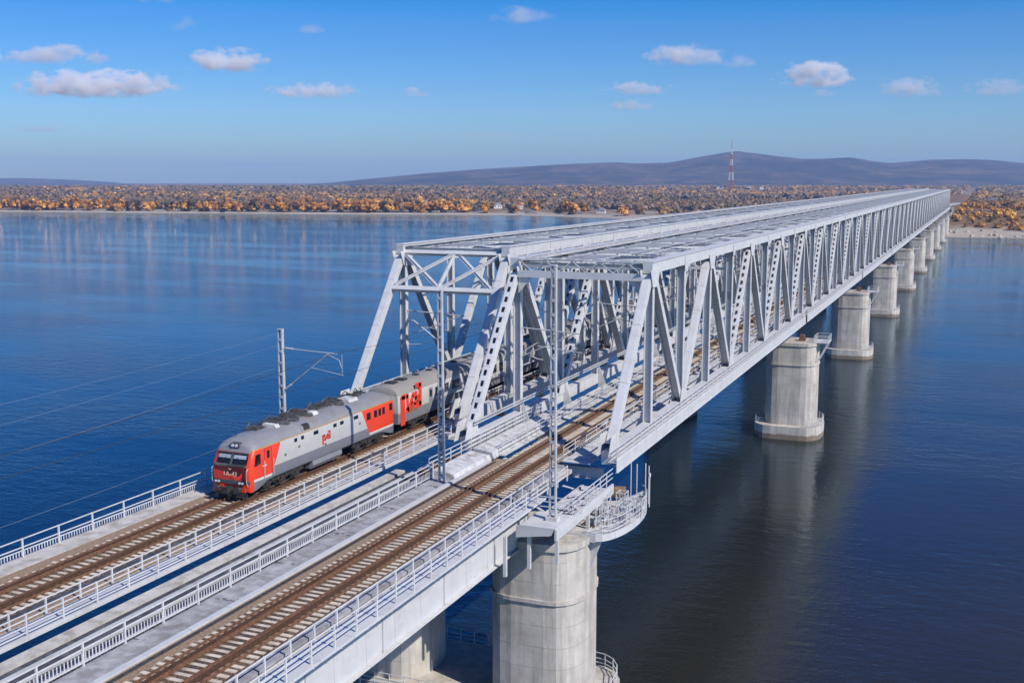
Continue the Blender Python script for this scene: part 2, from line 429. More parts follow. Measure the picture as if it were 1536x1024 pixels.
    if first and not right:                             # braced portal in the plane of the end posts
        b = MB(); d = Vector((0, PL, H)).normalized()
        top = Vector((0, -.35, H-.35)); bot = top - d*4.3
        n = Vector((0, -d.z, d.y))
        def P(u, v): q = bot+(top-bot)*v; return (-w+.35+(w-.7)*u, q.y, q.z)
        b.bar(P(0,0), P(1,0), .45, .5, up=n); b.bar(P(0,1), P(1,1), .4, .4, up=n)
        for (a, c, q) in (((.02,.95),(.46,.05),0), ((.02,.08),(.52,.97),.12), ((.52,.95),(.46,.05),.06), ((.56,.97),(.98,.05),0), ((.5,.05),(.98,.95),.12)):
            A = Vector(P(*a))+n*q; B_ = Vector(P(*c))+n*q; b.bar(A, B_, .42, .07, up=n); b.bar(A, B_, .05, .3, up=n)
        for u, v in ((.47,.02),(.54,.98)):
            q = Vector(P(u, v)); b.bar(q-Vector((.55,0,0)), q+Vector((.55,0,0)), .9, .05, up=n)
        part('portal_frame', b, M['white'], t)
    if first and right:                                 # shallow lattice portal
        b = MB()
        for y in (-1.0, .6):
            b.box(-w+.4, -.4, y-.08, y+.08, H+.36, H+.5)
            n = 9
            for i in range(n):
                xa = -w+.5+(w-1)*i/n; xb = -w+.5+(w-1)*(i+1)/n
                z0, z1 = (H-.55, H+.36) if i % 2 else (H+.36, H-.55)
                b.bar((xa, y, z0), (xb, y, z1), .08, .08)
            b.bar((-w+.5, y, H-.1), (-.5, y, H-.1), .06, .06)
        b.box(-w+.4, -.4, -1.2, -.75, H-1.15, H-.56)
        for i in range(10):
            xa = -w+.5+(w-1)*i/9.0; b.bar((xa, -1.0, H+.43), (xa, .6, H+.43), .08, .08)
        for xs, e in ((-w+.45, 1), (-.45, -1)): b.prism([(xs, H-1.1), (xs+e*1.3, H-1.1), (xs, H-2.6)], 'y', -1.0, -.95)
        part('portal_frame', b, M['white'], t)
    return t

RX, RW, RH = 0.0, 12.2, 14.0
LX, LW, LH = -16.5, 11.6, 14.5
TC = {True: -6.2, False: -21.2}
LDY = 8.0
DR, DL = bridge_meshes(RH), bridge_meshes(LH)
ORD = ['first', 'second', 'third', 'fourth', 'fifth', 'sixth', 'seventh', 'eighth', 'ninth', 'tenth']
SPAN1 = {}
def build_bridge(right):
    bx, w, H, D, dy = (RX, RW, RH, DR, 0) if right else (LX, LW, LH, DL, LDY)
    lab0 = ('white truss span nearest the camera on the right bridge, with shallow lattice portal' if right else
            'white truss span of the left bridge with cross-braced portal over the train')
    SPAN1[not right] = truss_span(bx, w, H, D, dy, -1, 8, True, False, right, lab0)
    side = 'right' if right else 'left'
    proto = truss_span(bx, w, H, D, 88+dy, 0, 8, False, False, right, f'white truss span of the {side} bridge, second from its near portal')
    for i in range(2, 9):
        c = copy_tree(proto); c.location.y = 88*i+dy
        c['label'] = f'white truss span of the {side} bridge, {ORD[i]} from its near portal'
    truss_span(bx, w, H, D, 88*9+dy, 0, 8, False, True, right, f'farthest white truss span of the {side} bridge, over the sandy bank')
build_bridge(True); build_bridge(False)

# ------------------------------------------------------------------ piers
def ringpoly(x0, x1, hy, rx, n=10):
    """stadium in plan: flat long faces, bluntly rounded ends"""
    pts = []
    for i in range(n+1):
        a = -math.pi/2+math.pi*i/n; pts.append((x1-rx+rx*math.copysign(abs(math.cos(a))**.8, math.cos(a)), hy*math.copysign(abs(math.sin(a))**.8, math.sin(a))))
    for i in range(n+1):
        a = math.pi/2+math.pi*i/n; pts.append((x0+rx+rx*math.copysign(abs(math.cos(a))**.8, math.cos(a)), hy*math.copysign(abs(math.sin(a))**.8, math.sin(a))))
    return pts
def end_railing(b, poly, z, h=1.0, closed=False, sel=lambda p: True):
    n = len(poly)
    for i in range(n):
        p, q = poly[i], poly[(i+1) % n]
        if not (sel(p) and sel(q)): continue
        l = math.hypot(q[0]-p[0], q[1]-p[1])
        if l < .02: continue
        for zz in (h, h*.6, h*.3): b.bar((*p, z+zz), (*q, z+zz), .05, .05)
        m = max(1, int(l/1.2))
        for j in range(m): 
            t_ = j/m; b.box(p[0]+(q[0]-p[0])*t_-.03, p[0]+(q[0]-p[0])*t_+.03, p[1]+(q[1]-p[1])*t_-.03, p[1]+(q[1]-p[1])*t_+.03, z, z+h)
def pier(x0, x1, hy, ztop, base, loc, label, group, top_platform=True, belt=-7.6):
    t = thing('bridge_pier', label, 'bridge pier', loc, group)
    b = MB(); b.prism(ringpoly(x0, x1, hy, 2.3), 'z', base[4]-.2 if base else WZ-4, ztop-.0)
    part('shaft', b, M['pier'], t)
    b = MB(); b.prism(ringpoly(x0-.12, x1+.12, hy+.12, 2.4), 'z', belt-.14, belt+.14)
    part('belt_course', b, M['pier'], t)
    b = MB(); b.prism(ringpoly(x0-.15, x1+.15, hy+.15, 2.4), 'z', ztop+.004, ztop+.5)
    part('cap', b, M['pier'], t)
    if base:
        bx0, bx1, bhy, bz0, bz1 = base
        pl = ringpoly(bx0, bx1, bhy, 3.2)
        b = MB(); b.prism(pl, 'z', bz0, bz1); part('footing', b, M['pier'], t)
        b = MB(); pr = ringpoly(bx0+.12, bx1-.12, bhy-.12, 3.1)
        end_railing(b, pr, bz1, 1.0, sel=lambda p: p[0] > x1-1.2 or p[0] < x0+1.2); part('footing_railing', b, M['rail_white'], t)
    for bxq in ((x1+x0)/2-2.2, (x1+x0)/2+1.4):
        b = MB(); b.box(bxq-.5, bxq+.5, -.6, .6, ztop+.503, ztop+.95); b.box(bxq-.35, bxq+.35, -.4, .4, ztop+.95, ztop+1.5)
        part('bearing', b, M['rust'], t)
    if top_platform:
        b = MB(); b.box(x1-.6, x1+1.6, -2.2, 2.2, ztop+.504, ztop+.6)
        for y in (-2.0, 0, 2.0): b.bar((x1+1.5, y, ztop+.5), (x1-.1, y, ztop-2.6), .14, .14)
        pf = part('service_platform', b, M['white'], t)
        b = MB(); q = [(x1-.6, -2.15), (x1+1.55, -2.15), (x1+1.55, 2.15), (x1-.6, 2.15)]
        end_railing(b, q, ztop+.6, 1.0, sel=lambda p: True); part('platform_railing', b, M['rail_white'], pf)
    return t
gR, gL = 'concrete piers under the right bridge', 'concrete piers under the left bridge'
pier(-5.35, 1.7, 3.5, -3.9, None, (0, -20.0, 0), 'large concrete pier shaft nearest the camera, under the platform by the near portal', gR, False)
pier(-20.5, -10.6, 3.3, -4.4, None, (0, -20.0, 0), 'shaded concrete pier behind the near pier, on the same railed footing', gL, False)
fo = thing('pier_footing', 'broad concrete footing with railings at the foot of the near pier', 'footing', (0, -20, 0))
pl = ringpoly(-24, 3.4, 5.0, 3.2)
b = MB(); b.prism(pl, 'z', WZ-4, -15.4); part('footing_block', b, M['pier'], fo)
b = MB(); pr = ringpoly(-23.8, 3.2, 4.8, 3.1); end_railing(b, pr, -15.4, 1.1); part('railing', b, M['rail_white'], fo)
b = MB()
for y in (-3.9, -4.3): b.box(-14, -4, y-.06, y+.06, -15.38, -15.2)
part('pipe_run', b, M['rail_white'], fo)
BASE = (-6.7, 4.1, 5.0, WZ-3, -17.3)
p2 = pier(-5.15, 3.0, 3.5, -4.6, BASE, (0, 89.5, 0), 'concrete pier on round footing standing in the river, second from the camera', gR)
for i in range(2, 9):
    c = copy_tree(p2); c.location.y = 89.5+88*(i-1)
    c['label'] = f'concrete pier of the right bridge, {ORD[i]} from the camera' + (' beside the sandy bank' if i >= 7 else ' in the river')
q2 = pier(-27.5, -19.5, 3.5, -4.6, (-28.5, -18.6, 4.4, WZ-3, -17.3), (0, 97.5, 0), 'concrete pier of the left bridge hidden behind the second river pier', gL, False)
for i in range(2, 9):
    c = copy_tree(q2); c.location.y = 97.5+88*(i-1)
    c['label'] = f'concrete pier of the left bridge, {ORD[i]} from the camera, behind the right piers'
for i in range(9, 11):                                  # last supports on the bank
    c = copy_tree(p2); c.location.y = 89.5+88*(i-1); c['label'] = 'slim concrete support on the sandy bank, ' + ('last but one' if i == 9 else 'last') + ' of the right bridge'

# ------------------------------------------------------------------ approach decks and tracks
Y0, Y1 = -112.0, -12.3
def rail_run(parent, x, z, y0, y1, step, rails, h, m=M['rail_white'], panel=None, r=.03, gap=0):
    b = MB()
    for zz in rails: b.box(x-r*.8, x+r*.8, y0, y1, z+zz-r, z+zz+r)
    if panel:
        y = y0+.1
        while y < y1: b.box(x-.012, x+.012, y-.03, y+.03, z+panel[0], z+panel[1]); y += .2
    o = part('railing', b, m, parent)
    b = MB(); b.box(-.045, .045, -.045, .045, 0, h+.03)
    me = b.mesh('railing_post', m); n = int((y1-y0)/step)
    ys = [y0+i*step for i in range(n+1)]
    for yy in ys:
        if yy > -70: link('railing_post', me, o, (x, yy, z))
    return o
# right approach
ra = thing('approach_deck', 'near right approach deck on white plate girders, with bare track and railings', 'bridge deck', (-6.2, Y0, 0), 'approach decks')
def W2L(b, root): b.v = [(v[0]-root.location.x, v[1]-root.location.y, v[2]-root.location.z) for v in b.v]; return b
def wpart(name, b, m, root, **k): return part(name, W2L(b, root), m, root, **k)
b = MB(); b.box(-2.68, -2.62, Y0, -21.3, -3.9, -1.30); b.box(-3.0, -2.3, Y0, -21.3, -3.96, -3.903)
y = Y0+2
while y < -21.5: b.box(-2.62, -2.52, y-.012, y+.012, -3.9, -1.30); y += 7.5
wpart('plate_girder', b, M['girder'], ra)
b = MB(); b.box(-13.2, -13.1, Y0, -21.3, -3.5, -1.55); b.box(-13.4, -12.9, Y0, -21.3, -3.56, -3.503)
wpart('plate_girder', b, M['girder'], ra)
b = MB(); b.box(-11.3, -2.56, Y0, Y1, -1.3, -1.02); wpart('deck_slab', b, M['walk'], ra)
b = MB(); b.prism([(-8.95,-1.016),(-3.3,-1.016),(-3.35,-.88),(-4.1,-.84),(-8.1,-.84),(-8.9,-.8)], 'y', Y0, Y1); wpart('ballast_bed', b, mat_ballast(-6.2), ra)
b = MB(); b.prism([(-8.95,-.812),(-8.05,-.833),(-8.05,-.80),(-8.95,-.77)], 'y', Y0, Y1); wpart('gravel_shoulder', b, M['shoulder'], ra)
b = MB(); b.box(-3.9, -3.2, Y0, Y1, -.9, -.74); wpart('edge_slab', b, M['greywalk'], ra)
b = MB(); b.box(-9.3, -8.96, Y0, -13.4, -1.01, -.66); wpart('kerb', b, M['girder'], ra)
b = MB()
y = Y0
while y < -16.6:
    for k in range(6):
        x = -11.1+k*.298; o_ = random.uniform(-.2, .2); b.box(x, x+.285, y+o_, y+5.9+o_, -1.01, -.80+random.uniform(-.012, .012))
    y += 6.0+.02
wpart('walkway', b, M['greywalk'], ra)
b = MB()
for x in (-8.72, -8.58): b.box(x-.03, x+.03, Y0, -13.4, -.80, -.72)
wpart('cable', b, M['darksteel'], ra)
b = MB()
for x in (-12.3, -13.2, -14.1): b.box(x-.06, x+.06, Y0, -17, -1.36, -1.22)
wpart('service_pipe', b, M['mast'], ra)
b = MB(); b.box(-14.78, -11.32, Y0, -17, -1.55, -1.36); wpart('lower_deck', b, M['asphalt'], ra)
b = MB(); b.box(-15.6, -14.8, Y0, -17, -1.6, -1.2); wpart('parapet', b, M['walk'], ra)
b = MB(); b.box(-2.9, -1.45, Y0, -21.0, -.975, -.90); b.box(-1.45, -1.40, Y0, -21.0, -1.0, -.86)
y = Y0+1
while y < -21.5: b.bar((-2.05, y, -1.0), (-1.42, y, -1.0), .1, .12); y += 2.5
wpart('side_walkway', b, M['girder'], ra)
def wrail(root, x, z, y0, y1, step, rails, h, **k):
    return rail_run(root, x-root.location.x, z, y0-root.location.y, y1-root.location.y, step, rails, h, **k)
_post = None
def approach_railing(root, x, z, y0, y1, step, rails, h, panel=None, r=.03):
    b = MB()
    for zz in rails: b.box(x-r*.8, x+r*.8, y0, y1, z+zz-r, z+zz+r)
    if panel:
        y = y0+.1
        while y < y1: b.box(x-.014, x+.014, y-.028, y+.028, z+panel[0], z+panel[1]); y += .22
    o = wpart('railing', b, M['rail_white'], root)
    b = MB(); b.box(-.045, .045, -.045, .045, 0, h+.04); me = b.mesh('post', M['rail_white']); fixnormals(me)
    y = y1-.05
    while y > max(y0, -72):
        link('post', me, o, (x-root.location.x, y-root.location.y, z)); y -= step
    return o
approach_railing(ra, -11.05, -.80, Y0, -19.5, 2.75, (1.12, .82, .18), 1.12, panel=(.2, .62))
approach_railing(ra, -1.62, -.90, Y0, -16.0, 2.05, (1.12, .78, .45), 1.12)
approach_railing(ra, -2.75, -.90, Y0, -16.0, 2.05, (.98,), .98)
# left approach
la = thing('approach_deck', 'left approach deck carrying the locomotive, with brown ballast and two white railings', 'bridge deck', (-21.2, Y0, 0), 'approach decks')
Y1L = -4.2
b = MB(); b.box(-25.7, -17.0, Y0, Y1L, -1.3, -1.02); wpart('deck_slab', b, M['walk'], la)
b = MB(); b.prism([(-23.8,-1.016),(-17.6,-1.016),(-17.7,-.88),(-19.0,-.84),(-23.2,-.84),(-23.8,-.82)], 'y', Y0, Y1L); wpart('ballast_bed', b, mat_ballast(-21.2), la)
b = MB(); b.prism([(-23.82,-.832),(-22.95,-.836),(-22.95,-.81),(-23.82,-.77)], 'y', Y0, Y1L); wpart('gravel_shoulder', b, M['shoulder'], la)
b = MB(); b.prism([(-18.5,-.856),(-17.62,-.9),(-17.62,-.83),(-18.5,-.82)], 'y', Y0, Y1L); wpart('gravel_shoulder', b, M['shoulder'], la)
b = MB(); b.box(-25.65, -23.84, Y0, Y1L, -1.014, -.80); b.box(-24.3, -23.84, Y0, Y1L, -.796, -.72); wpart('walkway', b, M['walk'], la)
b = MB(); b.box(-18.85, -18.55, Y0, Y1L, -.87, -.76); wpart('cable_trough', b, M['asphalt'], la)
b = MB(); b.box(-17.6, -16.2, Y0, -5, -.975, -.88); b.box(-16.22, -16.16, Y0, -5, -1.08, -.84); wpart('side_walkway', b, M['girder'], la)
for xg in (-20.0, -23.4):
    b = MB(); b.box(xg-.05, xg+.05, Y0, Y1L, -2.9, -1.303); wpart('plate_girder', b, M['girder'], la)
approach_railing(la, -25.45, -.80, Y0, -5.0, 2.85, (1.12, .62, .42), 1.12, panel=(.12, .42))
approach_railing(la, -16.3, -.88, Y0, -5.5, 2.4, (1.12, .86, .5, .2), 1.12)
approach_railing(la, -17.45, -.88, Y0, -5.5, 2.4, (.95,), .95)

def track(cx, y0, label, yv0):
    t = thing('railway_track', label, 'track', (cx, yv0, -.84), 'railway tracks')
    for s in (-1, 1):
        b = MB(); x = s*.95
        b.box(x-.075, x+.075, y0-yv0, 890-yv0, .04, .06); b.box(x-.02, x+.02, y0-yv0, 890-yv0, .06, .17); b.box(x-.04, x+.04, y0-yv0, 890-yv0, .17, .225)
        part('rail', b, M['railtop'], t)
        b = MB(); x = s*.64
        b.box(x-.07, x+.07, y0-yv0, 890-yv0, .04, .06); b.box(x-.02, x+.02, y0-yv0, 890-yv0, .06, .15); b.box(x-.04, x+.04, y0-yv0, 890-yv0, .15, .20)
        part('guard_rail', b, M['rust'], t)
        b = MB(); x = s*1.38                            # rusted edge angle
        b.box(x-.05, x+.05, y0-yv0, 890-yv0, .04, .14)
        part('edge_angle', b, M['rust'], t)
    ms = mat_sleeper(cx)
    b = MB(); L, ww = 2.0, .15
    b.prism([(-ww, -.08), (ww, -.08), (ww*.8, .036), (-ww*.8, .036)], 'x', -L, -1.02)
    b.prism([(-ww, -.08), (ww, -.08), (ww*.8, .01), (-ww*.8, .01)], 'x', -1.018, 1.018)
    b.prism([(-ww, -.08), (ww, -.08), (ww*.8, .036), (-ww*.8, .036)], 'x', 1.02, L)
    me = b.mesh('sleeper', ms); fixnormals(me); st = .56
    for i in range(100):
        link('sleeper', me, t, (random.uniform(-.05, .05), i*st+random.uniform(-.03, .03), random.uniform(-.01, .01)), (0, 0, random.uniform(-.02, .02)))
    bb = MB()
    for i in list(range(-60, 0))+list(range(100, 420)):
        bb.add([(v[0]+random.uniform(-.03,.03), v[1]+i*st, v[2]) for v in b.v], b.f)
    o = part('sleepers', bb, ms, t); o['kind'] = 'stuff'
    return t
track(-6.2, Y0, 'empty rusty track on pale sleepers running onto the right bridge', -57.0)
track(-21.2, Y0, 'rusty track on pale sleepers with the locomotive standing on it', -55.0)

# ------------------------------------------------------------------ locomotive
def mat_loco(Lb):
    m, t, bs = newmat('loco_livery')
    o = t.coord(); x, y, z = t.xyz(o)[0], t.xyz(o)[1], t.xyz(o)[2]
    gt = lambda a, b_: t.math('GREATER_THAN', a, b_)
    lt = lambda a, b_: t.math('LESS_THAN', a, b_)
    AND = lambda a, b_: t.math('MULTIPLY', a, b_)
    n = t.noise(o, 1.1, 5)
    silver = t.mix(n, (.40,.40,.39), (.52,.515,.50))
    rib = t.math('LESS_THAN', t.math('PINGPONG', z, .07), .012)
    silver = t.mix(t.math('MULTIPLY', rib, .35), silver, (.22,.22,.22))
    lower = t.mix(n, (.15,.16,.185), (.19,.20,.225))
    red = t.mix(n, (.68,.045,.016), (.78,.06,.024))
    roof = t.mix(t.noise(o, .8, 7, .65), (.17,.17,.175), (.31,.315,.325))
    roof = t.mix(t.math('MULTIPLY', t.ramp(t.noise(o, .5, 6), [(.55, (0,0,0)), (.7, (1,1,1))]), .5), roof, (.27,.20,.14))
    seam = lt(t.math('PINGPONG', y, .85), .012)
    roof = t.mix(AND(seam, .6), roof, (.06,.06,.06))
    c = t.mix(lt(z, 1.95), silver, lower)
    fr = lt(y, t.math('ADD', 2.85, t.math('MULTIPLY', t.math('SUBTRACT', z, 1.65), .50)))
    rr = gt(y, t.math('SUBTRACT', Lb-4.5, t.math('MULTIPLY', t.math('SUBTRACT', z, 1.65), .50)))
    ends = t.math('MAXIMUM', fr, rr)
    c = t.mix(AND(ends, gt(z, 1.45)), c, red)
    c = t.mix(AND(ends, AND(gt(z, 1.25), lt(z, 1.45))), c, (.6,.6,.57))
    nose = lt(y, .55)
    c = t.mix(nose, c, red)
    band = AND(lt(y, .9), AND(gt(z, 2.62), lt(z, 2.82)))
    c = t.mix(AND(lt(y, .2), AND(gt(z, 1.16), lt(z, 1.42))), c, (.10,.09,.09))
    isroof = gt(z, 3.78)
    frontroof = AND(lt(y, 1.5), gt(z, 3.56))
    frontroof = AND(frontroof, lt(t.math('ABSOLUTE', x), 1.35))
    c = t.mix(AND(gt(z, 3.70), lt(z, 3.785)), c, (.40,.22,.06))
    c = t.mix(t.math('MAXIMUM', isroof, frontroof), c, roof)
    t.link(c, bs.inputs['Base Color']); bs.inputs['Roughness'].default_value = .42
    return m
def loft(sections, mats, name, parent, smooth=False, caps=True):
    b = MB(); n = len(sections[0])
    for s in sections: b.v += [tuple(p) for p in s]
    for i in range(len(sections)-1):
        for k in range(n-1): b.f.append((i*n+k, i*n+k+1, (i+1)*n+k+1, (i+1)*n+k)); b.mi.append(0)
        b.f.append((i*n+n-1, i*n, (i+1)*n, (i+1)*n+n-1)); b.mi.append(0)
    if caps:
        b.f.append(tuple(range(n))); b.mi.append(0); b.f.append(tuple((len(sections)-1)*n+k for k in range(n))); b.mi.append(0)
    me = b.mesh(name, mats); fixnormals(me)
    if smooth:
        me.polygons.foreach_set('use_smooth', [True]*len(me.polygons))
        try: me.set_sharp_from_angle(angle=R(35))
        except Exception: pass
    return link(name, me, parent)
RZ = -.615                                           # rail top
LB = 20.9
ZS = .89
def wheelset(parent, x, y, r=.54):
    for s in (-1, 1):
        b = MB(); b.cyl((s*.97, 0, 0), (1,0,0), r, .14, 20); b.cyl((s*1.06, 0, 0), (1,0,0), r*.78, .08, 20); b.cyl((s*1.25, 0, 0), (1,0,0), .2, .3, 10)
        part('wheel', b, [M['black']], parent, loc=(x, y, r/ZS), scale=(1, 1, 1/ZS))
def bogie(parent, y, n, pitch, x=0, heavy=True):
    b = MB(); L = pitch*(n-1)/2+.95
    for s in (-1, 1):
        b.box(s*1.32-.09, s*1.32+.09, y-L, y+L, .62, .95)
        for i in range(n):
            yy = y+(i-(n-1)/2)*pitch
            b.box(s*1.4-.12, s*1.4+.12, yy-.28, yy+.28, .38, .84)
            for q in (-.5, .5): b.cyl((s*1.36, yy+q, .80), (0,0,1), .14, .42, 8)
            b.bar((s*1.5, yy-.55, .45), (s*1.5, yy+.45, .72), .05, .08)
        b.bar((s*1.47, y-L, .3), (s*1.47, y+L, .34), .05, .07)
        for q in (-1, 1): b.tube([(s*1.5, y+q*L*.6, 1.15), (s*1.55, y+q*L*.45, .6), (s*1.5, y+q*L*.3, .5)], .035, 5)
    b.box(-1.2, 1.2, y-L+.3, y+L-.3, .55, .9)
    o = part('bogie', b, M['black'], parent)
    for i in range(n): wheelset(o, x, y+(i-(n-1)/2)*pitch)
    return o
loco = thing('locomotive', 'red and silver diesel locomotive with grey roof leading the train on left track', 'locomotive', (-21.42, -30.3, RZ)); loco.scale.z = ZS
def lsec(y, w, zb, zt, zs=3.62, tilt=None):
    """cross-section: bottom, side, eave, rounded roof"""
    pts = [(-w*.97, zb), (-w, zb+.25), (-w, 1.95), (-w, 2.7), (-w*.985, zs), (-w*.95, zs+.12)]
    n = 7; right_ = []
    for i in range(1, n):
        a = math.pi*i/n; pts.append((-w*.95*math.cos(a), zs+.12+(zt-zs-.12)*math.sin(a)**.72))
    pts += [(w*.95, zs+.12), (w*.985, zs), (w, 2.7), (w, 1.95), (w, zb+.25), (w*.97, zb)]
    if tilt: return [(p[0], y+tilt(p[1]), p[1]) for p in pts]
    return [(p[0], y, p[1]) for p in pts]
def noset(f):
    def g(z):
        if z < 2.2: return f*.0 + max(0, (1.0-z))*.25
        return f*((z-2.2)/1.5)**1.25 if z < 4.6 else 0
    return g
secs = [lsec(.0, 1.30, .62, 4.05, 3.55, noset(.62)), lsec(.10, 1.52, .5, 4.12, 3.58, noset(.60)), lsec(.35, 1.6, .48, 4.22, 3.6, noset(.48)), lsec(1.0, 1.62, .6, 4.45, 3.62, noset(.2)),
        lsec(2.2, 1.62, 1.0, 4.6), lsec(3.0, 1.62, 1.08, 4.62), lsec(LB-3, 1.62, 1.08, 4.62), lsec(LB-2.0, 1.62, 1.0, 4.6), lsec(LB-.8, 1.62, .62, 4.5), lsec(LB-.2, 1.58, .5, 4.3), lsec(LB, 1.45, .6, 4.1)]
MLOCO = mat_loco(LB)
loft(secs, MLOCO, 'body', loco, smooth=True)
# windscreen panes, following the sloping nose
def nosey(z, f=.62): return noset(f)(z)
for s in (-1, 1):
    b = MB(); z0, z1 = 2.72, 3.42; xa, xb = s*.08, s*1.22
    q = [(xa, nosey(z0)-.035, z0), (xb, nosey(z0)+.0, z0), (xb*.97, nosey(z1)+.0, z1), (xa, nosey(z1)-.035, z1)]
    b.add(q+[(p[0], p[1]+.06, p[2]) for p in q], [(0,1,2,3),(7,6,5,4),(0,4,5,1),(1,5,6,2),(2,6,7,3),(3,7,4,0)])
    o = part('windscreen', b, M['glass'], loco)
    b = MB(); b.bar((s*.95, nosey(2.75)-.06, 2.75), (s*.45, nosey(3.2)-.06, 3.2), .025, .025); part('wiper', b, M['black'], o)
    b = MB(); zz = 3.3; b.add([(xa+s*.04, nosey(3.1)-.042, 3.1), (xb*.95, nosey(3.1)-.012, 3.1), (xb*.93, nosey(3.36)-.012, 3.36), (xa+s*.04, nosey(3.36)-.042, 3.36)], [(0,1,2,3)])
    part('sun_blind', b, mat('blind', (.32,.36,.42), .6), o)
b = MB(); b.bar((-1.3, nosey(2.62)-.06, 2.6), (1.3, nosey(2.62)-.06, 2.6), .22, .16, up=(0,0,1)); b.bar((0, nosey(2.7)-.05, 2.66), (0, nosey(3.45)-.05, 3.46), .1, .06, up=(0,1,0)); b.bar((-1.25, nosey(3.5)-.03, 3.5), (1.25, nosey(3.5)-.03, 3.5), .1, .1)
part('windscreen_frame', b, M['asphalt'], loco)
b = MB(); b.box(-1.2, 1.2, -.05, -.005, 1.16, 1.40); part('lamp_panel', b, M['asphalt'], loco)
for s in (-1, 1):
    b = MB(); b.box(s*.98-.24, s*.98+.24, -.14, -.071, 1.14, 1.46); o = part('headlight', b, M['black'], loco)
    b = MB(); b.cyl((s*.87, -.15, 1.3), (0,1,0), .10, .05, 14); b.cyl((s*1.11, -.15, 1.3), (0,1,0), .09, .05, 14); part('lens', b, M['lamp'], o)
    b = MB(); b.cyl((s*.9, -.2, .83), (0,1,0), .14, .6, 14); b.cyl((s*.9, -.52, .83), (0,1,0), .27, .08, 18); part('buffer', b, M['darksteel'], loco)
    b = MB(); b.box(s*.9-.34, s*.9+.34, -.04, .25, .55, 1.08); part('buffer_box', b, M['red'], loco)
    b = MB(); b.tube([(s*1.45, .05, 1.0), (s*1.45, -.12, 1.4), (s*1.45, -.1, 2.3), (s*1.45, .12, 2.45)], .022, 6); part('handrail', b, M['rail_white'], loco)
b = MB(); b.box(-.2, .2, -.55, .2, .62, .98); b.box(-.28, .28, -.75, -.5, .55, 1.05); b.tube([(-.5, -.1, .9), (-.52, -.3, .5), (-.45, -.25, .3)], .035, 6); b.tube([(.5, -.1, .9), (.55, -.3, .5), (.5, -.2, .3)], .035, 6); part('coupler', b, M['black'], loco)
b = MB(); b.prism([(-1.35,.5),(1.35,.5),(1.45,.16),(-1.45,.16)], 'y', -.05, .02); b.box(-1.4, 1.4, -.2, -.05, .14, .2); part('snow_plough', b, M['black'], loco)
b = MB(); b.box(-.36, .36, .62, 1.1, 3.86, 4.22); o = part('roof_lamp_box', b, M['asphalt'], loco)
b = MB(); b.cyl((-.15, .6, 4.04), (0,1,0), .12, .06, 14); b.cyl((.15, .6, 4.04), (0,1,0), .12, .06, 14); part('lens', b, M['lamp'], o)
b = MB()                                                  # side windows of the cab and body
def sidewin(y, z0, z1, wd, slope=0, xx=1.625):
    b = MB(); q = [(y+slope*0, z0), (y+wd, z0), (y+wd, z1), (y+slope, z1)]
    b.prism(q, 'x', xx-.03, xx+.012); o = part('side_window', b, M['glass'], loco); return o
sidewin(.62, 2.5, 3.38, .42, .2); sidewin(1.08, 2.55, 3.38, .26)
sidewin(2.12, 2.8, 3.42, .3)
for y, wd in ((LB-4.75, .6), (LB-3.55, .48), (LB-2.8, .4), (LB-2.15, .4)): sidewin(y, 2.72, 3.38, wd)
sidewin(LB-.95, 2.85, 3.5, .5)
for y, wd in ((5.6, .35), (6.5, .35), (8.2, .62), (11.0, .45), (12.0, .5), (14.1, .65)): sidewin(y, 3.25, 3.55, wd)
b = MB(); b.box(1.61, 1.628, 1.86, 2.66, 1.45, 3.62); part('door', b, M['red'], loco)
b = MB(); b.box(1.61, 1.635, 1.82, 1.845, 1.45, 3.6); b.box(1.61, 1.635, 2.675, 2.70, 1.45, 3.6); b.box(1.61, 1.635, 1.846, 2.674, 3.625, 3.65); part('door_frame', b, M['asphalt'], loco)
for y in (1.72, 2.82):
    b = MB(); b.tube([(1.68, y, 1.3), (1.7, y, 2.7)], .022, 6); part('handrail', b, M['rail_white'], loco)
for y, z in ((4.4, 2.5), (6.2, 2.75), (9.8, 2.05), (15.0, 2.7)):
    b = MB(); b.box(1.622, 1.635, y-.12, y+.12, z-.1, z+.1); part('access_plate', b, M['rust'], loco)
# roof equipment
b = MB()
for i, (y, l, hh, ww) in enumerate([(3.2, 1.3, .22, .7), (5.2, 2.2, .28, .95), (8.0, 2.6, .34, 1.05), (11.2, 1.5, .25, .8), (13.0, 2.6, .30, .9), (16.3, 1.6, .22, .8), (18.4, .8, .18, .5)]):
    b.box(-.55-ww*.8, -.55+ww*.8, y, y+l, 4.45, 4.52+hh*.7)
    for k in range(int(l/.28)): b.box(-.55-ww*.72, -.55+ww*.72, y+.06+k*.28, y+.18+k*.28, 4.52+hh*.7, 4.57+hh*.7+random.uniform(0, .12))
    b.tube([(-1.0, y, 4.6), (-1.0, y+l*.5, 4.95+hh*.5), (-1.0, y+l, 4.62)], .05, 5)
for y in (6.2, 7.4, 9.3, 13.9): b.cyl((.35, y, 4.66), (0,0,1), .45, .12, 16)
part('roof_grille', b, M['roofgear'], loco)
b = MB()
for y, l in ((14.9, 1.4), (4.6, .5), (9.6, .7)): b.prism([(-.5, 4.6), (.75, 4.55), (.6, 4.82), (-.45, 4.85)], 'y', y, y+l)
part('roof_hatch', b, M['deckwhite'], loco)
b = MB(); 
for y in (7.1,): b.prism([(1.2, 4.0), (1.5, 3.86), (1.4, 4.28), (1.15, 4.36)], 'y', y, y+.8)
part('roof_vent', b, M['black'], loco)
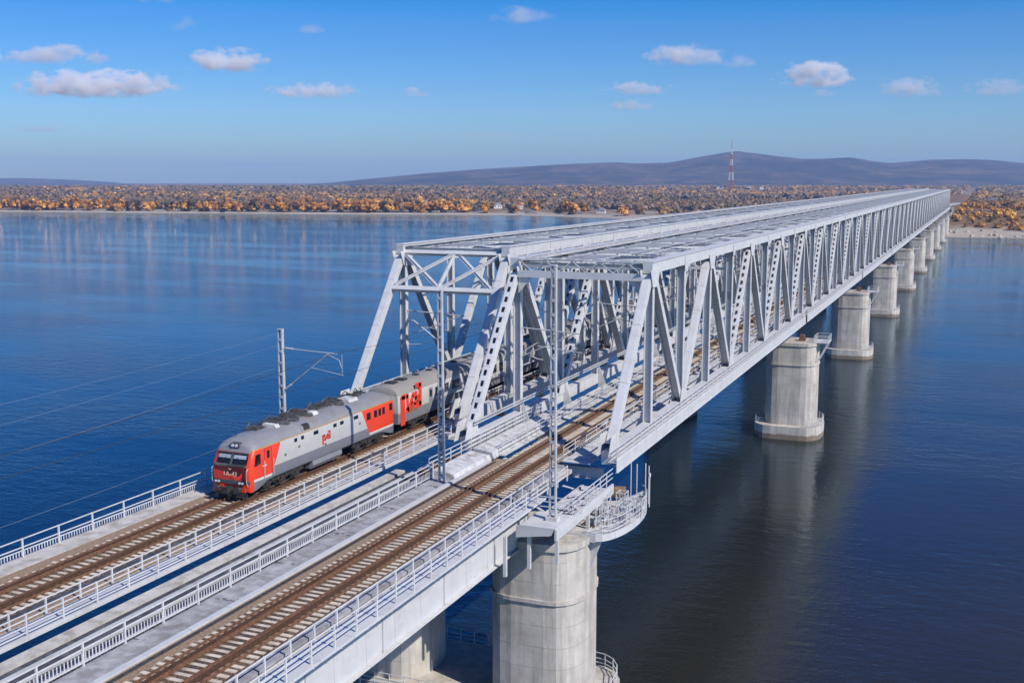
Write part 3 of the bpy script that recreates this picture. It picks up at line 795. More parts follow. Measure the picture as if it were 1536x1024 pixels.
b = MB(); b.tube([(-.6, 1.6, 4.4), (-.6, 1.6, 5.0)], .025, 5); b.tube([(.4, 16.2, 4.6), (.4, 16.2, 5.3)], .025, 5); b.tube([(-.6, 19, 4.5), (-.4, 18.6, 5.2), (-.2, 18.0, 5.2)], .03, 5); part('aerial', b, M['black'], loco)
bogie(loco, 4.2, 3, 1.85); bogie(loco, LB-4.2, 3, 1.85)
b = MB(); b.prism([(-1.5,1.05),(1.5,1.05),(1.55,.6),(1.35,.28),(-1.35,.28),(-1.55,.6)], 'y', 8.1, 12.3); part('fuel_tank', b, M['grey'], loco)
b = MB(); b.box(-1.5, 1.5, 1.0, LB-1.0, .96, 1.1); b.box(-1.2, 1.2, 7.6, 8.08, .4, 1.0); part('underframe', b, M['black'], loco)

def logo_mesh(name, s, m, tk=.02):
    """railway emblem of three joined slanted letters; u runs along +y, v up, built on a plane facing +x"""
    b = MB()
    def st(a, c, w=.42):
        a = Vector((0, a[0]*s, a[1]*s)); c = Vector((0, c[0]*s, c[1]*s)); b.bar(a, c, tk, w*s*1.35, up=Vector((0, -(c-a).z, (c-a).y)))
    st((.25, -.7), (.25, 2.75), .75); st((0, 2.6), (1.55, 2.6)); st((1.35, 2.7), (1.35, 1.0)); st((.9, .9), (1.75, .9), .45)
    st((1.5, .7), (2.7, 2.4), .5); st((2.2, 1.5), (3.0, 1.5), .3); st((2.5, 2.5), (3.1, 2.5)); 
    st((2.75, 1.1), (4.6, 1.1), .5); st((4.4, .9), (4.4, 3.6), .5); st((3.2, 3.45), (4.6, 3.45)); st((3.0, 2.0), (4.2, 2.0), .3); st((3.15, 1.2), (3.5, 2.8), .35)
    me = b.mesh(name, m); fixnormals(me); return me
link('emblem', logo_mesh('emblem', .24, mat('emblem_red', (.62,.045,.02), .5), .012), loco, (1.632, 9.4, 2.25))
def text(body, size, mat_, parent, loc, rot, name='lettering'):
    c = bpy.data.curves.new(name, 'FONT'); c.body = body; c.size = size; c.extrude = .006; c.align_x = 'CENTER'
    o = bpy.data.objects.new('tmp', c); COL.objects.link(o); bpy.context.view_layer.update()
    me = bpy.data.meshes.new_from_object(o); bpy.data.objects.remove(o); me.materials.append(mat_)
    return link(name, me, parent, loc, rot)
text('1A-43', .48, M['cream'], loco, (0, -.012, 1.78), (math.pi/2, 0, 0), 'number')
b = MB(); b.add([(-.16, -.01, 2.36), (0, -.02, 2.24), (.16, -.01, 2.36), (.06, -.01, 2.36), (0, -.02, 2.30), (-.06, -.01, 2.36)], [(0,1,4,5),(1,2,3,4)]); part('badge', b, M['cream'], loco)
b = MB(); b.box(1.622, 1.632, 1.6, 2.05, 2.25, 2.33); part('depot_plate', b, M['cream'], loco)

# ------------------------------------------------------------------ passenger coaches
def mat_coach(Lc, orange):
    m, t, bs = newmat('coach_livery')
    o = t.coord(); x, y, z = t.xyz(o)
    gt = lambda a, b_: t.math('GREATER_THAN', a, b_); lt = lambda a, b_: t.math('LESS_THAN', a, b_); AND = lambda a, b_: t.math('MULTIPLY', a, b_)
    n = t.noise(o, .9, 6)
    c = t.mix(n, (.42,.40,.37), (.56,.54,.50))
    c = t.mix(AND(lt(t.math('PINGPONG', z, .05), .01), .3), c, (.2,.2,.2))
    c = t.mix(lt(z, 1.95), c, t.mix(n, (.17,.17,.18), (.22,.22,.23)))
    c = t.mix(AND(gt(z, 1.95), lt(z, 2.03)), c, (.42,.26,.12))
    if orange: c = t.mix(AND(gt(z, 2.2), AND(lt(z, 3.2), gt(t.math('PINGPONG', t.math('ADD', y, .4), 3.2), 2.4))), c, (.40,.19,.07))
    roof = t.mix(t.noise(o, .55, 8, .65), (.20,.18,.16), (.38,.355,.32))
    c = t.mix(gt(z, 3.62), c, roof)
    t.link(c, bs.inputs['Base Color']); bs.inputs['Roughness'].default_value = .5
    return m
def coach(y, label, orange, logo):
    Lc = 31.0
    t = thing('passenger_coach', label, 'train coach', (-21.42, y, RZ), 'coaches of the train'); t.scale.z = .94
    def s(y_, w, zt): return lsec(y_, w, 1.0, zt, 3.52)
    loft([s(0, 1.5, 4.25), s(.08, 1.6, 4.4), s(.5, 1.62, 4.5), s(Lc-.5, 1.62, 4.5), s(Lc-.08, 1.6, 4.4), s(Lc, 1.5, 4.25)], mat_coach(Lc, orange), 'body', t, smooth=True)
    b = MB(); b.box(-.6, .6, -.38, -.001, 1.1, 3.6); part('gangway', b, M['black'], t)
    for yy in (1.2, 3.0):
        b = MB(); b.box(-.5, .4, yy, yy+.9, 4.4, 4.62); part('roof_hatch', b, M['black'], t)
    for k in range(8):
        b = MB(); b.box(-.25, .25, 6+k*2.7, 6.5+k*2.7, 4.45, 4.60); part('roof_vent', b, M['black'], t)
    b = MB(); b.tube([(-.6, 1.0, 4.4), (-.6, 1.1, 4.95), (-.2, 1.6, 5.05)], .035, 5); part('stove_pipe', b, M['black'], t)
    ys = [7.0, 8.8, 10.6, 11.7, 13.4, 15.1, 16.8, 18.5, 20.2, 21.9, 23.6, 25.3, 27] if logo else [3.2, 5.0, 6.8, 8.6, 10.4, 12.2, 14.0, 15.8, 17.6, 19.4, 21.2, 23, 24.8, 26.6]
    bw = MB(); bw.box(1.60, 1.634, 0, 1.0, 2.42, 3.25); mw = bw.mesh('window', M['glass']); fixnormals(mw)
    bs_ = MB(); bs_.box(1.60, 1.634, 0, .55, 2.42, 3.25); msm = bs_.mesh('window', M['glass']); fixnormals(msm)
    bf = MB()
    for a in ((0,1,3.25,3.29),(0,1,2.38,2.42),): bf.box(1.60, 1.645, a[0]-.04, a[1]+.04, a[2], a[3])
    bf.box(1.634, 1.645, .47, .53, 2.42, 3.25); bf.box(1.636, 1.643, .0, 1.0, 2.95, 2.985); mf = bf.mesh('window_frame', M['grey']); fixnormals(mf)
    for i, yy in enumerate(ys):
        o = link('window', mw if i not in (0, 3) else msm, t, (0, yy, 0))
        if i not in (0, 3): link('window_frame', mf, o)
    for yy in ((5.7,) if logo else (1.0, Lc-1.7)):
        b = MB(); b.box(1.60, 1.632, yy, yy+.75, 1.2, 3.4); o = part('door', b, M['grey'], t)
        b = MB(); b.box(1.632, 1.638, yy+.15, yy+.6, 2.5, 3.2); part('window', b, M['glass'], o)
    bogie(t, 4.2, 2, 2.4); bogie(t, Lc-4.2, 2, 2.4)
    b = MB(); b.box(-1.4, 1.4, .3, Lc-.3, .95, 1.06); b.box(-1.3, 1.3, 8.5, 11.5, .4, .95); b.box(-1.2, 1.2, 13.5, 16.0, .5, .95); part('underframe', b, M['black'], t)
    if logo:
        b = MB(); b.box(1.624, 1.629, 1.7, 3.6, 1.75, 2.6); b.box(1.624, 1.629, 2.9, 3.9, 2.5, 3.2)
        part('emblem_ground', b, M['wood'], t)
        link('emblem', logo_mesh('emblem', .80, mat('logo_red', (.70,.05,.02), .5)), t, (1.632, .45, 1.35))
    return t
coach(-8.6, 'silver passenger coach with big red emblem coupled behind the locomotive', False, True)
c2 = coach(23.2, 'second passenger coach, with orange-brown window bays, inside the left truss', True, False)
for i in range(2, 5):
    c = copy_tree(c2); c.location.y = 23.2+31.8*(i-1); c['label'] = f'{ORD[i]} passenger coach from the locomotive, behind the truss members'

# ------------------------------------------------------------------ catenary masts and wires
def lattice_mast(loc, h, label, w0=.40, w1=.26):
    t = thing('catenary_mast', label, 'mast', loc, 'lattice catenary masts')
    b = MB()
    for s in (-1, 1):
        b.bar((s*w0/2, 0, 0), (s*w1/2, 0, h), .28, .09, up=(1,0,0))
    z = .4
    while z < h-.3:
        w = w0+(w1-w0)*z/h
        for y in (-.14, .14): b.box(-w/2, w/2, y-.012, y+.012, z-.11, z+.11)
        z += .95
    part('lattice_shaft', b, M['mast'], t)
    b = MB(); b.box(-.4, .4, -.35, .35, -.25, .001); part('base_plate', b, M['deckwhite'], t)
    b = MB(); b.box(-w1/2-.05, w1/2+.05, -.2, .2, h, h+.06); part('cap_plate', b, M['deckwhite'], t)
    return t
m1 = lattice_mast((.35, -24.3, -1.1), 16.9, 'tall pale lattice mast on the bracket platform beside the near pier')
m2 = lattice_mast((-9.95, -20.3, -.8), 14.2, 'pale lattice mast standing between the two bridges by their near ends')
m3 = lattice_mast((-26.3, -16.6, -1.4), 10.7, 'lattice mast with cantilever arm behind the locomotive on the far side', .46, .34)
b = MB(); b.tube([(.2, 0, 9.2), (5.3, 0, 9.0)], .045, 6); b.tube([(.2, 0, 5.7), (4.5, 0, 9.0)], .045, 6); b.tube([(2.9, 0, 7.75), (5.9, 0, 7.3)], .025, 6); b.tube([(4.4, 0, 8.95), (5.5, 0, 8.5), (5.7, 0, 7.9)], .03, 5)
for z in (9.19, 5.9): 
    b.tube([(.5 if z > 9 else .35, 0, z if z > 9 else 5.81), (1.15 if z > 9 else .9, 0, z-.03 if z > 9 else 6.22)], .09, 8)
b.tube([(5.75, 0, 9.0), (5.75, 0, 7.4)], .02, 5)
part('cantilever_arm', b, M['mast'], m3)
def wire(pts, r, label, m=None, name='overhead_wire', sag=.0):
    P = [Vector(p) for p in pts]; out = []
    for i in range(len(P)-1):
        for k in range(12):
            f = k/12; q = P[i].lerp(P[i+1], f); q.z -= sag*4*f*(1-f); out.append(q)
    out.append(P[-1]); b = MB(); b.tube(out, r, 5); o = part(name, b, m or M['wire']); tag(o, label, 'wire', 'overhead wires'); return o
wire([(-26.5, -108, 9.8), (-26.5, -16.6, 9.0)], .0075, 'topmost pale wire left of the locomotive, tied to the mast head', sag=1.1)
wire([(-27.0, -108, 8.2), (-26.6, -16.6, 8.0)], .0075, 'middle of three pale wires left of the locomotive', sag=1.2)
wire([(-27.2, -108, 6.4), (-26.6, -16.6, 6.2)], .0075, 'lowest of three pale wires left of the locomotive', sag=1.3)
wire([(-27.6, -108, .8), (-27.4, -12, 1.0)], .010, 'pale cable strung just outside the left railing', sag=.3)
wire([(-21.0, -108, 5.9), (-20.6, -16.6, 5.9), (-21.2, 60, 5.9), (-21.2, 170, 5.9)], .018, 'dark contact wire over the locomotive roof', M['black'], sag=.05)
wire([(-21.0, -108, 7.9), (-20.6, -16.6, 7.8), (-21.2, 60, 7.6), (-21.2, 170, 7.6)], .018, 'dark carrying wire above the contact wire', M['black'], sag=.9)
for (x, y, z, s, lab) in ((-28.1+.45, 8, 7.3, 1, 'curved white catenary arm on the far left truss post above the coach'), (-12.2-.4, 11, 6.0, -1, 'curved white catenary arm on the left truss of the right bridge')):
    b = MB(); b.tube([(x, y, z), (x+s*.8, y-.2, z-.1), (x+s*2.6, y-.5, z-1.2), (x+s*4.6, y-.6, z-2.6)], .06, 6); b.tube([(x, y, z-2.6), (x+s*1.9, y-.3, z-2.4), (x+s*3.4, y-.5, z-1.8)], .045, 6)
    par = SPAN1[s > 0]; b.v = [(p_[0]-par.location.x, p_[1]-par.location.y, p_[2]) for p_ in b.v]; part('catenary_arm', b, M['rail_white'], par)

# ------------------------------------------------------------------ inspection platform at the near pier
ip = thing('inspection_platform', 'railed steel inspection platform with rounded end on top of the near pier', 'platform', (1.5, -15, -3.3)); ip.scale.x = .72
def rp(px, py): return (px-1.6, py+15)
pl = []
for i in range(13):
    a = -math.pi/2+math.pi*i/12*1.0; pl.append((2.6+2.3*math.cos(a), -15.6+5.2*math.sin(a)))
pl += [(-1.6, -10.4), (-1.6, -20.8)]
pl = [rp(*q) for q in pl]
b = MB(); b.prism(pl, 'z', -.18, 0); part('deck', b, M['deckwhite'], ip)
b = MB(); n = len(pl)
for i in range(n-1): b.bar((*pl[i], -.12), (*pl[i+1], -.12), .07, .5) if i < 13 else None
b.bar((*pl[-1], -.18), (*pl[0], -.18), .08, .55); part('fascia', b, M['girder'], ip)
b = MB(); end_railing(b, pl[:13], 0, 1.15, sel=lambda p: p != pl[12]); part('railing', b, M['rail_white'], ip)
for x, y, w_, l_, h_ in ((.5, -2.6, .7, .8, .75), (1.6, -1.4, .6, .5, .9), (2.3, .9, .7, .9, .45), (-.6, -3.6, .5, .6, .5), (.9, 1.6, .6, .7, .6)):
    b = MB(); b.box(x, x+w_, y, y+l_, .01, h_); b.box(x-.04, x+w_+.04, y-.04, y+l_+.04, h_+.003, h_+.05); part('equipment_box', b, M['mast'], ip)
b = MB()
for (x, y) in ((.2, -4.0), (1.9, -2.6), (2.6, -.4), (.4, .4), (-.8, -1.2)):
    for dx, dy in ((0, 0), (.9, 0), (0, .9), (.9, .9)): b.box(x+dx-.035, x+dx+.035, y+dy-.035, y+dy+.035, 0, 1.5)
    for a_, c_ in (((0, 0), (.9, 0)), ((.9, 0), (.9, .9)), ((.9, .9), (0, .9)), ((0, .9), (0, 0))):
        for z in (.7, 1.45): b.bar((x+a_[0], y+a_[1], z), (x+c_[0], y+c_[1], z), .05, .05)
        b.bar((x+a_[0], y+a_[1], .05), (x+c_[0], y+c_[1], 1.4), .04, .04)
b.bar((.3, 2.2, .3), (2.2, 3.4, .9), .6, .06); b.bar((1.9, -.6, .1), (2.4, .8, 1.3), .5, .05)
b.box(-1.7, 2.4, -4.6, -4.5, 0, .05); b.box(-1.7, 2.9, .95, 1.05, 0, .05); b.bar((-.2, -5, .03), (-.2, 4, .03), .08, .05)
part('scaffold_frame', b, M['rail_white'], ip)
for i in range(9): 
    b = MB(); x = random.uniform(-1.8, 1.6); y = random.uniform(-4.6, 3.5); a = random.uniform(0, 3.1)
    b.bar((x, y, .06+i*.012), (x+math.cos(a)*1.5, y+math.sin(a)*1.5, .08+i*.012), .28, .05); part('plank', b, M['wood'], ip)
b = MB(); b.cyl((-.6, 3.2, .75), (1, .3, 0), .42, 1.5, 10); part('drum', b, M['wood'], ip)
b = MB()
for x, y in ((1.3, 3.6), (2.1, 4.0), (2.7, 3.4), (.4, 4.2)): b.tube([(x, y, 0), (x, y, 3.0)], .05, 6)
b.tube([(3.1, 2.6, 0), (3.1, 2.6, 2.4)], .05, 6); b.cyl((3.1, 2.6, 2.5), (0,0,1), .12, .25, 8)
part('hanger_rod', b, M['rail_white'], ip)
b = MB(); b.prism([(-1.0, -.19), (1.6, -.19), (-.0, -3.0), (-.25, -3.0)], 'y', -5.3, -5.2); b.bar((1.4, -5.25, -.2), (.0, -5.25, -3.2), .12, .14); part('bracket', b, M['white'], ip)
# mast bracket, walkway beam and deck edge beside it
mb_ = thing('mast_bracket', 'white bracket platform with beam and posts carrying the tall mast', 'platform', (0, -24.3, -1.35))
b = MB(); b.box(-1.3, 1.2, -1.8, 1.6, -.06, 0); b.prism([(-1.6, -.065), (1.1, -.065), (.9, -.5), (-1.6, -.9)], 'y', -1.8, -1.7); b.prism([(-1.6, -.065), (1.1, -.065), (.9, -.5), (-1.6, -.9)], 'y', 1.4, 1.5); part('bracket_deck', b, M['girder'], mb_)
b = MB(); b.bar((1.22, -1.8, -.45), (1.22, 10.6, -.45), .16, .75); part('edge_beam', b, M['girder'], mb_)
for x, y, l in ((1.1, -1.2, 2.1), (-.8, -1.4, 2.6), (-1.7, -3.4, 2.6), (1.15, 5.0, 1.6), (1.15, 8.0, 1.6)): 
    b = MB(); b.box(x-.11, x+.11, y-.11, y+.11, -.5-l, -.4); part('support_post', b, M['girder'], mb_)
b = MB(); q = [(-1.2, -1.7), (1.15, -1.7), (1.15, 1.5), (1.15, 6.0)]; end_railing(b, q, 0, 1.0, sel=lambda p: True) if 0 else None
for i in range(2, 3):
    pass
for z in (.4, .75, 1.1): b.bar((1.2, 1.6, z), (1.2, 10.6, z), .05, .05); b.bar((-1.2, 1.55, z), (1.2, 1.55, z), .05, .05)
for y in np.arange(1.6, 10.6, 1.5): b.box(1.17, 1.23, y-.03, y+.03, -.1, 1.12)
part('railing', b, M['rail_white'], mb_)
b = MB()
for i in range(10): x = random.uniform(-1.2, .9); y = random.uniform(2, 9); a = random.uniform(0, 3); b.bar((x, y, -.2+i*.01), (x+math.cos(a), y+math.sin(a), -.15+i*.01), .25, .05)
b.box(-1.2, 1.1, 2, 10, -.36, -.3)
part('planks', b, M['deckwhite'], mb_)
# steps and cover plates at the bridge ends between the decks
cv = thing('deck_cover', 'pale sloping cover plates and steps between track and left truss of the right bridge', 'cover plates', (-10.3, -14, -.8))
b = MB(); b.prism([(-1.0, 0), (1.15, 0), (1.0, .55), (-.6, .75)], 'y', 1.5, 12); b.prism([(-.9, 0), (1.1, 0), (.9, .4), (-.8, .6)], 'y', -5.5, 1.2); b.box(-.9, 1.1, 12.2, 19, 0, .5)
part('cover_plate', b, M['deckwhite'], cv)
b = MB()
for i in range(4): b.box(-2.3, -1.2, -3+i*.5, -2.6+i*.5, -.6+i*.22, -.5+i*.22)
b.box(-2.3, -1.1, -6, 3, -.5, -.42); part('step', b, M['greywalk'], cv)
b = MB()
for z in (.5, .85, 1.2): b.box(-1.15, -1.1, -5.5, 18, z+.2, z+.25)
for y in np.arange(-5.5, 18, 1.9): b.box(-1.155, -1.095, y-.03, y+.03, 0, 1.45)
for i in range(6): y = -4.5+i*1.1; b.bar((-2.6, y, .2), (-1.4, y+.6, .9), .05, .05)
part('railing', b, M['rail_white'], cv)
for i in range(6):
    b = MB(); x = random.uniform(-2.4, -1.2); y = -5+i*1.2; b.box(x-.25, x+.25, y-.3, y+.3, -.2, random.uniform(.1, .5)); part('rusty_fitting', b, M['rust'], cv)

# ------------------------------------------------------------------ land
BX = np.array([-9500,-3000,-1800,-1164,-899,-654,-495,-363,-200,-80,-30,0,53,120,260,600,2000,9500.])
BY = np.array([ 700,  800,  930, 1013,1059,1100,1138,1089, 960,850,800,776,782,792,800, 830,950,1000.])
def sm(x): x = np.clip(x, 0, 1); return x*x*(3-2*x)
def wob(x, y, s, k): return np.sin(x/s+k*1.7+1.3*np.sin(y/s*.8+k))*np.cos(y/s*1.1-k*.6+.9*np.sin(x/s*.7))
def bankY(x): return np.interp(x, BX, BY)+wob(x, x*.3, 45, 2)*5+wob(x, x*.2, 13, 4)*2
def ground(x, y):
    d = y-bankY(x)
    sl = np.interp(x, [-560, -470, -200, 0], [.7, .22, .09, .05])
    h = np.where(d < 0, np.maximum(d*.12, -3), np.minimum(d*sl, 1.2+1.4*(sl-.05))+sm((d-22)/50)*2.2)
    m = sm((d-2)/115)*np.exp(-((x-70)/190.)**2)*sm((1900-y)/700)
    h = h+m*13.5+sm(d/60)*(wob(x, y, 60, 1)*1.0+wob(x, y, 23, 3)*.7)*np.where(np.abs(x-60) < 260, 1.6, .6)
    h = h+sm((d-200)/1500)*3.0
    # embankment that takes the tracks
    e = np.exp(-(np.maximum(0, np.abs(x+11)-14)/9.)**2)*sm((y-880)/25)*sm((2200-y)/300)
    h = h*(1-e)+e*(18.0)
    return WZ+h
def grid(xs, ys, f):
    X, Y = np.meshgrid(xs, ys); Z = f(X, Y)
    v = np.stack([X.ravel(), Y.ravel(), Z.ravel()], 1); nx, ny = len(xs), len(ys)
    i = np.arange(ny-1)[:,None]*nx+np.arange(nx-1)[None,:]
    fc = np.stack([i, i+1, i+nx+1, i+nx], -1).reshape(-1, 4)
    return v, fc
def npmesh(name, v, fc, mats, smooth=True, mi=None):
    me = bpy.data.meshes.new(name); n = len(fc); k = fc.shape[1]
    me.vertices.add(len(v)); me.vertices.foreach_set('co', np.asarray(v, np.float32).ravel())
    me.loops.add(n*k); me.loops.foreach_set('vertex_index', fc.astype(np.int32).ravel())
    me.polygons.add(n); me.polygons.foreach_set('loop_start', (np.arange(n)*k).astype(np.int32)); me.polygons.foreach_set('loop_total', np.full(n, k, np.int32))
    for m in (mats if isinstance(mats, list) else [mats]): me.materials.append(m)
    if mi is not None: me.polygons.foreach_set('material_index', mi.astype(np.int32))
    me.polygons.foreach_set('use_smooth', [smooth]*n); me.update(calc_edges=True); me.validate()
    return me
def mat_land():
    m, t, bs = newmat('river_bank_land')
    p = t.pos(); z = t.xyz(p)[2]
    g = t.ramp(t.noise(p, .02, 8, .65), [(.3, (.12,.075,.038)), (.45, (.21,.12,.055)), (.6, (.17,.115,.06)), (.75, (.26,.15,.065))])
    g = t.mix(t.ramp(t.noise(p, .11, 6), [(.45, (0,0,0)), (.65, (1,1,1))]), g, (.16,.09,.045))
    s = t.mix(t.noise(p, .25, 6), (.30,.255,.20), (.46,.41,.34))
    zt = t.math('MULTIPLY_ADD', t.math('SMOOTH_MIN', t.math('MAXIMUM', t.math('DIVIDE', t.math('ADD', t.xyz(p)[0], 120.0), 110.0), 0.0), 1.0, .1), 2.9, -17.6)
    f = t.math('ADD', t.math('MULTIPLY', t.math('SUBTRACT', z, zt), .42), t.math('MULTIPLY', t.math('SUBTRACT', t.noise(p, .035, 7, .6), .5), 3.6), clamp=True)
    c = t.mix(f, s, g)
    wet = t.math('LESS_THAN', z, -19.1); c = t.mix(t.math('MULTIPLY', wet, .6), c, (.12,.09,.06))
    t.link(c, bs.inputs['Base Color']); bs.inputs['Roughness'].default_value = .95
    t.link(t.bump(t.noise(p, .6, 8), .6, .6), bs.inputs['Normal'])
    return m
xs = np.unique(np.concatenate([np.linspace(-9500, -2000, 60), np.linspace(-2000, -420, 120), np.linspace(-420, 420, 150), np.linspace(420, 9500, 60)]))
ys = np.unique(np.concatenate([np.linspace(690, 1250, 170), np.linspace(1250, 2500, 60), np.linspace(2500, 12800, 50)]))
v, fc = grid(xs, ys, ground)
o = link('land', npmesh('land', v, fc, mat_land())); o['kind'] = 'structure'

# hills
CX, CY, CZ = 26.04, -92.9, 21.3; YAW = .3959
PX = np.array([-900,-300,0,40,100,170,230,330,420,500,560,640,700,770,850,920,960,1000,1050,1100,1150,1200,1235,1270,1300,1330,1390,1440,1480,1536,1700,1900,2300,2900.])
PY = np.array([ 266, 269,268.5,268,270,274,280,282,282,275,269,261,256.5,252,247.5,245,246.5,245.5,236,228.5,234,239.5,239,237.5,243,246,241,240,242,247,240,250,258,266.])
def hill(u, dp):
    """u lateral, dp forward depth (camera frame distances, metres on the ground)"""
    px = 768+u/dp*1682.66
    D0 = np.interp(px, [250, 450], [9500., 7000.])
    crest = (272-np.interp(px, PX, PY))/1682.66*D0+CZ
    prof = sm((dp-D0+2300)/2300.)*(1-.75*sm((dp-D0-200)/2500.))
    ridg = np.abs(wob(u, dp, 260, 1))*.13+np.abs(wob(u, dp, 110, 5))*.08+np.abs(wob(u, dp, 47, 2))*.03
    amp = np.clip(crest+6, 0, None)
    fore = sm(1-np.abs(dp-D0-50)/260.)
    return -22+(crest+22)*prof-amp*ridg*prof*(1-fore*.9)+0*dp
us = np.linspace(-9000, 9000, 520); ds = np.concatenate([np.linspace(4700, 7500, 75), np.linspace(7600, 10400, 29)])
U_, Dd = np.meshgrid(us, ds); Hz = hill(U_, Dd)
fx, fy = -math.sin(YAW), math.cos(YAW); rx_, ry_ = math.cos(YAW), math.sin(YAW)
V_ = np.stack([(CX+rx_*U_+fx*Dd).ravel(), (CY+ry_*U_+fy*Dd).ravel(), Hz.ravel()], 1)
nx, ny = len(us), len(ds); i = np.arange(ny-1)[:,None]*nx+np.arange(nx-1)[None,:]
fc = np.stack([i, i+1, i+nx+1, i+nx], -1).reshape(-1, 4)
m, t, bs = newmat('wooded_hill')
p = t.pos()
c = t.ramp(t.noise(p, .005, 10, .72), [(.41, (.012,.020,.028)), (.5, (.060,.048,.046)), (.59, (.13,.088,.066))])
c = t.mix(t.ramp(t.noise(p, .0016, 6), [(.54, (0,0,0)), (.60, (1,1,1))]), c, (.014,.026,.036))
t.link(c, bs.inputs['Base Color']); bs.inputs['Roughness'].default_value = 1
t.link(t.bump(t.noise(p, .02, 8, .7), 1.0, 14), bs.inputs['Normal'])
o = link('hills', npmesh('hills', V_, fc, m)); o['kind'] = 'structure'

# ------------------------------------------------------------------ trees
def mat_leaf(name, lo, mid, hi):
    m, t, bs = newmat(name)
    oi = t.new('ShaderNodeObjectInfo').outputs['Random']
    n = t.noise(t.pos(), .16, 4, .6)
    f = t.math('ADD', t.math('MULTIPLY', n, .75), t.math('MULTIPLY', oi, .35))
    c = t.ramp(f, [(.3, lo), (.55, mid), (.85, hi)])
    t.n.remove(bs); out = [n_ for n_ in t.n if n_.type == 'OUTPUT_MATERIAL'][0]
    at = t.new('ShaderNodeAttribute', attribute_name='crown_normal'); vt = t.new('ShaderNodeVectorTransform', vector_type='NORMAL', convert_from='OBJECT', convert_to='WORLD')
    t.link(at.outputs['Vector'], vt.inputs[0])
    neg = t.new('ShaderNodeVectorMath', operation='SCALE'); neg.inputs['Scale'].default_value = -1; t.link(vt.outputs[0], neg.inputs[0])
    df = t.new('ShaderNodeBsdfDiffuse'); tr = t.new('ShaderNodeBsdfTranslucent'); ad = t.new('ShaderNodeAddShader')
    t.link(c, df.inputs['Color']); t.link(c, tr.inputs['Color']); t.link(vt.outputs[0], df.inputs['Normal']); t.link(neg.outputs[0], tr.inputs['Normal'])
    t.link(df.outputs[0], ad.inputs[0]); t.link(tr.outputs[0], ad.inputs[1]); t.link(ad.outputs[0], out.inputs['Surface'])
    return m
LEAF = {'orange': mat_leaf('orange_leaves', (.20,.095,.024), (.37,.175,.042), (.47,.25,.07)),
        'brown': mat_leaf('brown_leaves', (.13,.08,.045), (.185,.115,.062), (.24,.15,.08)),
        'grey': mat_leaf('bare_twigs', (.12,.085,.06), (.17,.122,.088), (.22,.165,.12)),
        'olive': mat_leaf('olive_leaves', (.075,.065,.038), (.11,.092,.052), (.15,.122,.068))}
LEAF['ochre'] = mat_leaf('ochre_leaves', (.25,.14,.045), (.36,.20,.06), (.45,.26,.08))
M['bark'] = mat('bark', (.10,.08,.065), .9, var=.3, vscale=3)
def crown(nq, w, h, zb, seed, size):
    r = np.random.default_rng(seed)
    nl = 7; lc = np.stack([r.normal(0, w*.26, nl), r.normal(0, w*.26, nl), zb+h*(.2+.7*r.random(nl))], 1); lr = w*(.17+.16*r.random(nl))
    k = r.integers(0, nl, nq); d = r.normal(size=(nq, 3)); d /= np.linalg.norm(d, axis=1)[:,None]
    c = lc[k]+d*lr[k][:,None]*(.55+.5*r.random(nq))[:,None]*np.array([1, 1, .95]); c[:,2] = np.clip(c[:,2], zb*.8, zb+h)
    a = r.normal(size=(nq, 3))*.5+d; a /= np.linalg.norm(a, axis=1)[:,None]
    b_ = np.cross(a, r.normal(size=(nq, 3))); b_ /= np.linalg.norm(b_, axis=1)[:,None]; e = np.cross(a, b_)
    s = size*(.6+.8*r.random(nq))[:,None]
    v = np.stack([c-b_*s-e*s*.6, c+b_*s*.8-e*s, c+b_*s+e*s*.7, c-b_*s*.7+e*s], 1).reshape(-1, 3)
    cn = (c-np.array([0, 0, zb+h*.35]))/np.array([w*.5, w*.5, h*.6]); cn = cn/np.maximum(.3, np.linalg.norm(cn, axis=1))[:,None]*.8+a*.35+np.array([0, 0, .8])
    cn /= np.linalg.norm(cn, axis=1)[:,None]
    return np.concatenate([v, np.repeat(cn, 4, 0)], 1)
def leafmesh(name, v, mats, mi=None):
    me = npmesh(name, v[:,:3], np.arange(len(v)).reshape(-1, 4), mats, True, mi)
    at = me.attributes.new('crown_normal', 'FLOAT_VECTOR', 'POINT'); at.data.foreach_set('vector', np.ascontiguousarray(v[:,3:], np.float32).ravel())
    return me
def trunk_mesh(h):
    b = MB(); b.tube([(0,0,-1.2), (.05,0,h*.3), (-.08,.05,h*.7)], [.26,.18,.07], 6)
    for a in range(4): b.tube([(0,0,h*(.3+.08*a)), (math.cos(a*1.9)*h*.16, math.sin(a*1.9)*h*.16, h*(.55+.06*a))], [.09,.03], 5)
    return b.mesh('trunk', M['bark'])
KIND = []
for i, (col, w, h, zb) in enumerate([('orange', 8.5, 7.5, 1.2), ('orange', 7, 9.5, 1.5), ('orange', 10, 6.5, .8), ('brown', 8, 8.5, 1.6), ('grey', 7.5, 9, 2), ('olive', 8, 8, 1.0)]):
    v = crown(420, w, h, zb, 40+i, .62)
    KIND.append((col, leafmesh('crown', v, LEAF[col]), trunk_mesh(h+zb)))
TLAB = {'orange': 'bright orange autumn tree in the row along the far shore', 'brown': 'brown autumn tree among orange ones on the far shore',
        'grey': 'bare grey tree standing near the far shore', 'olive': 'dark olive green tree standing near the far shore'}
def tree(kind, x, y, s, label, grp, name='autumn_tree'):
    col, cm, tm = KIND[kind]
    t = thing(name, label, 'tree', (x, y, float(ground(np.array(x), np.array(y)))), grp); t.scale = (s*random.uniform(.85, 1.2), s*random.uniform(.85, 1.2), s); t.rotation_euler.z = random.uniform(0, 6.28)
    link('crown', cm, t); link('trunk', tm, t); return t
cnt = 0
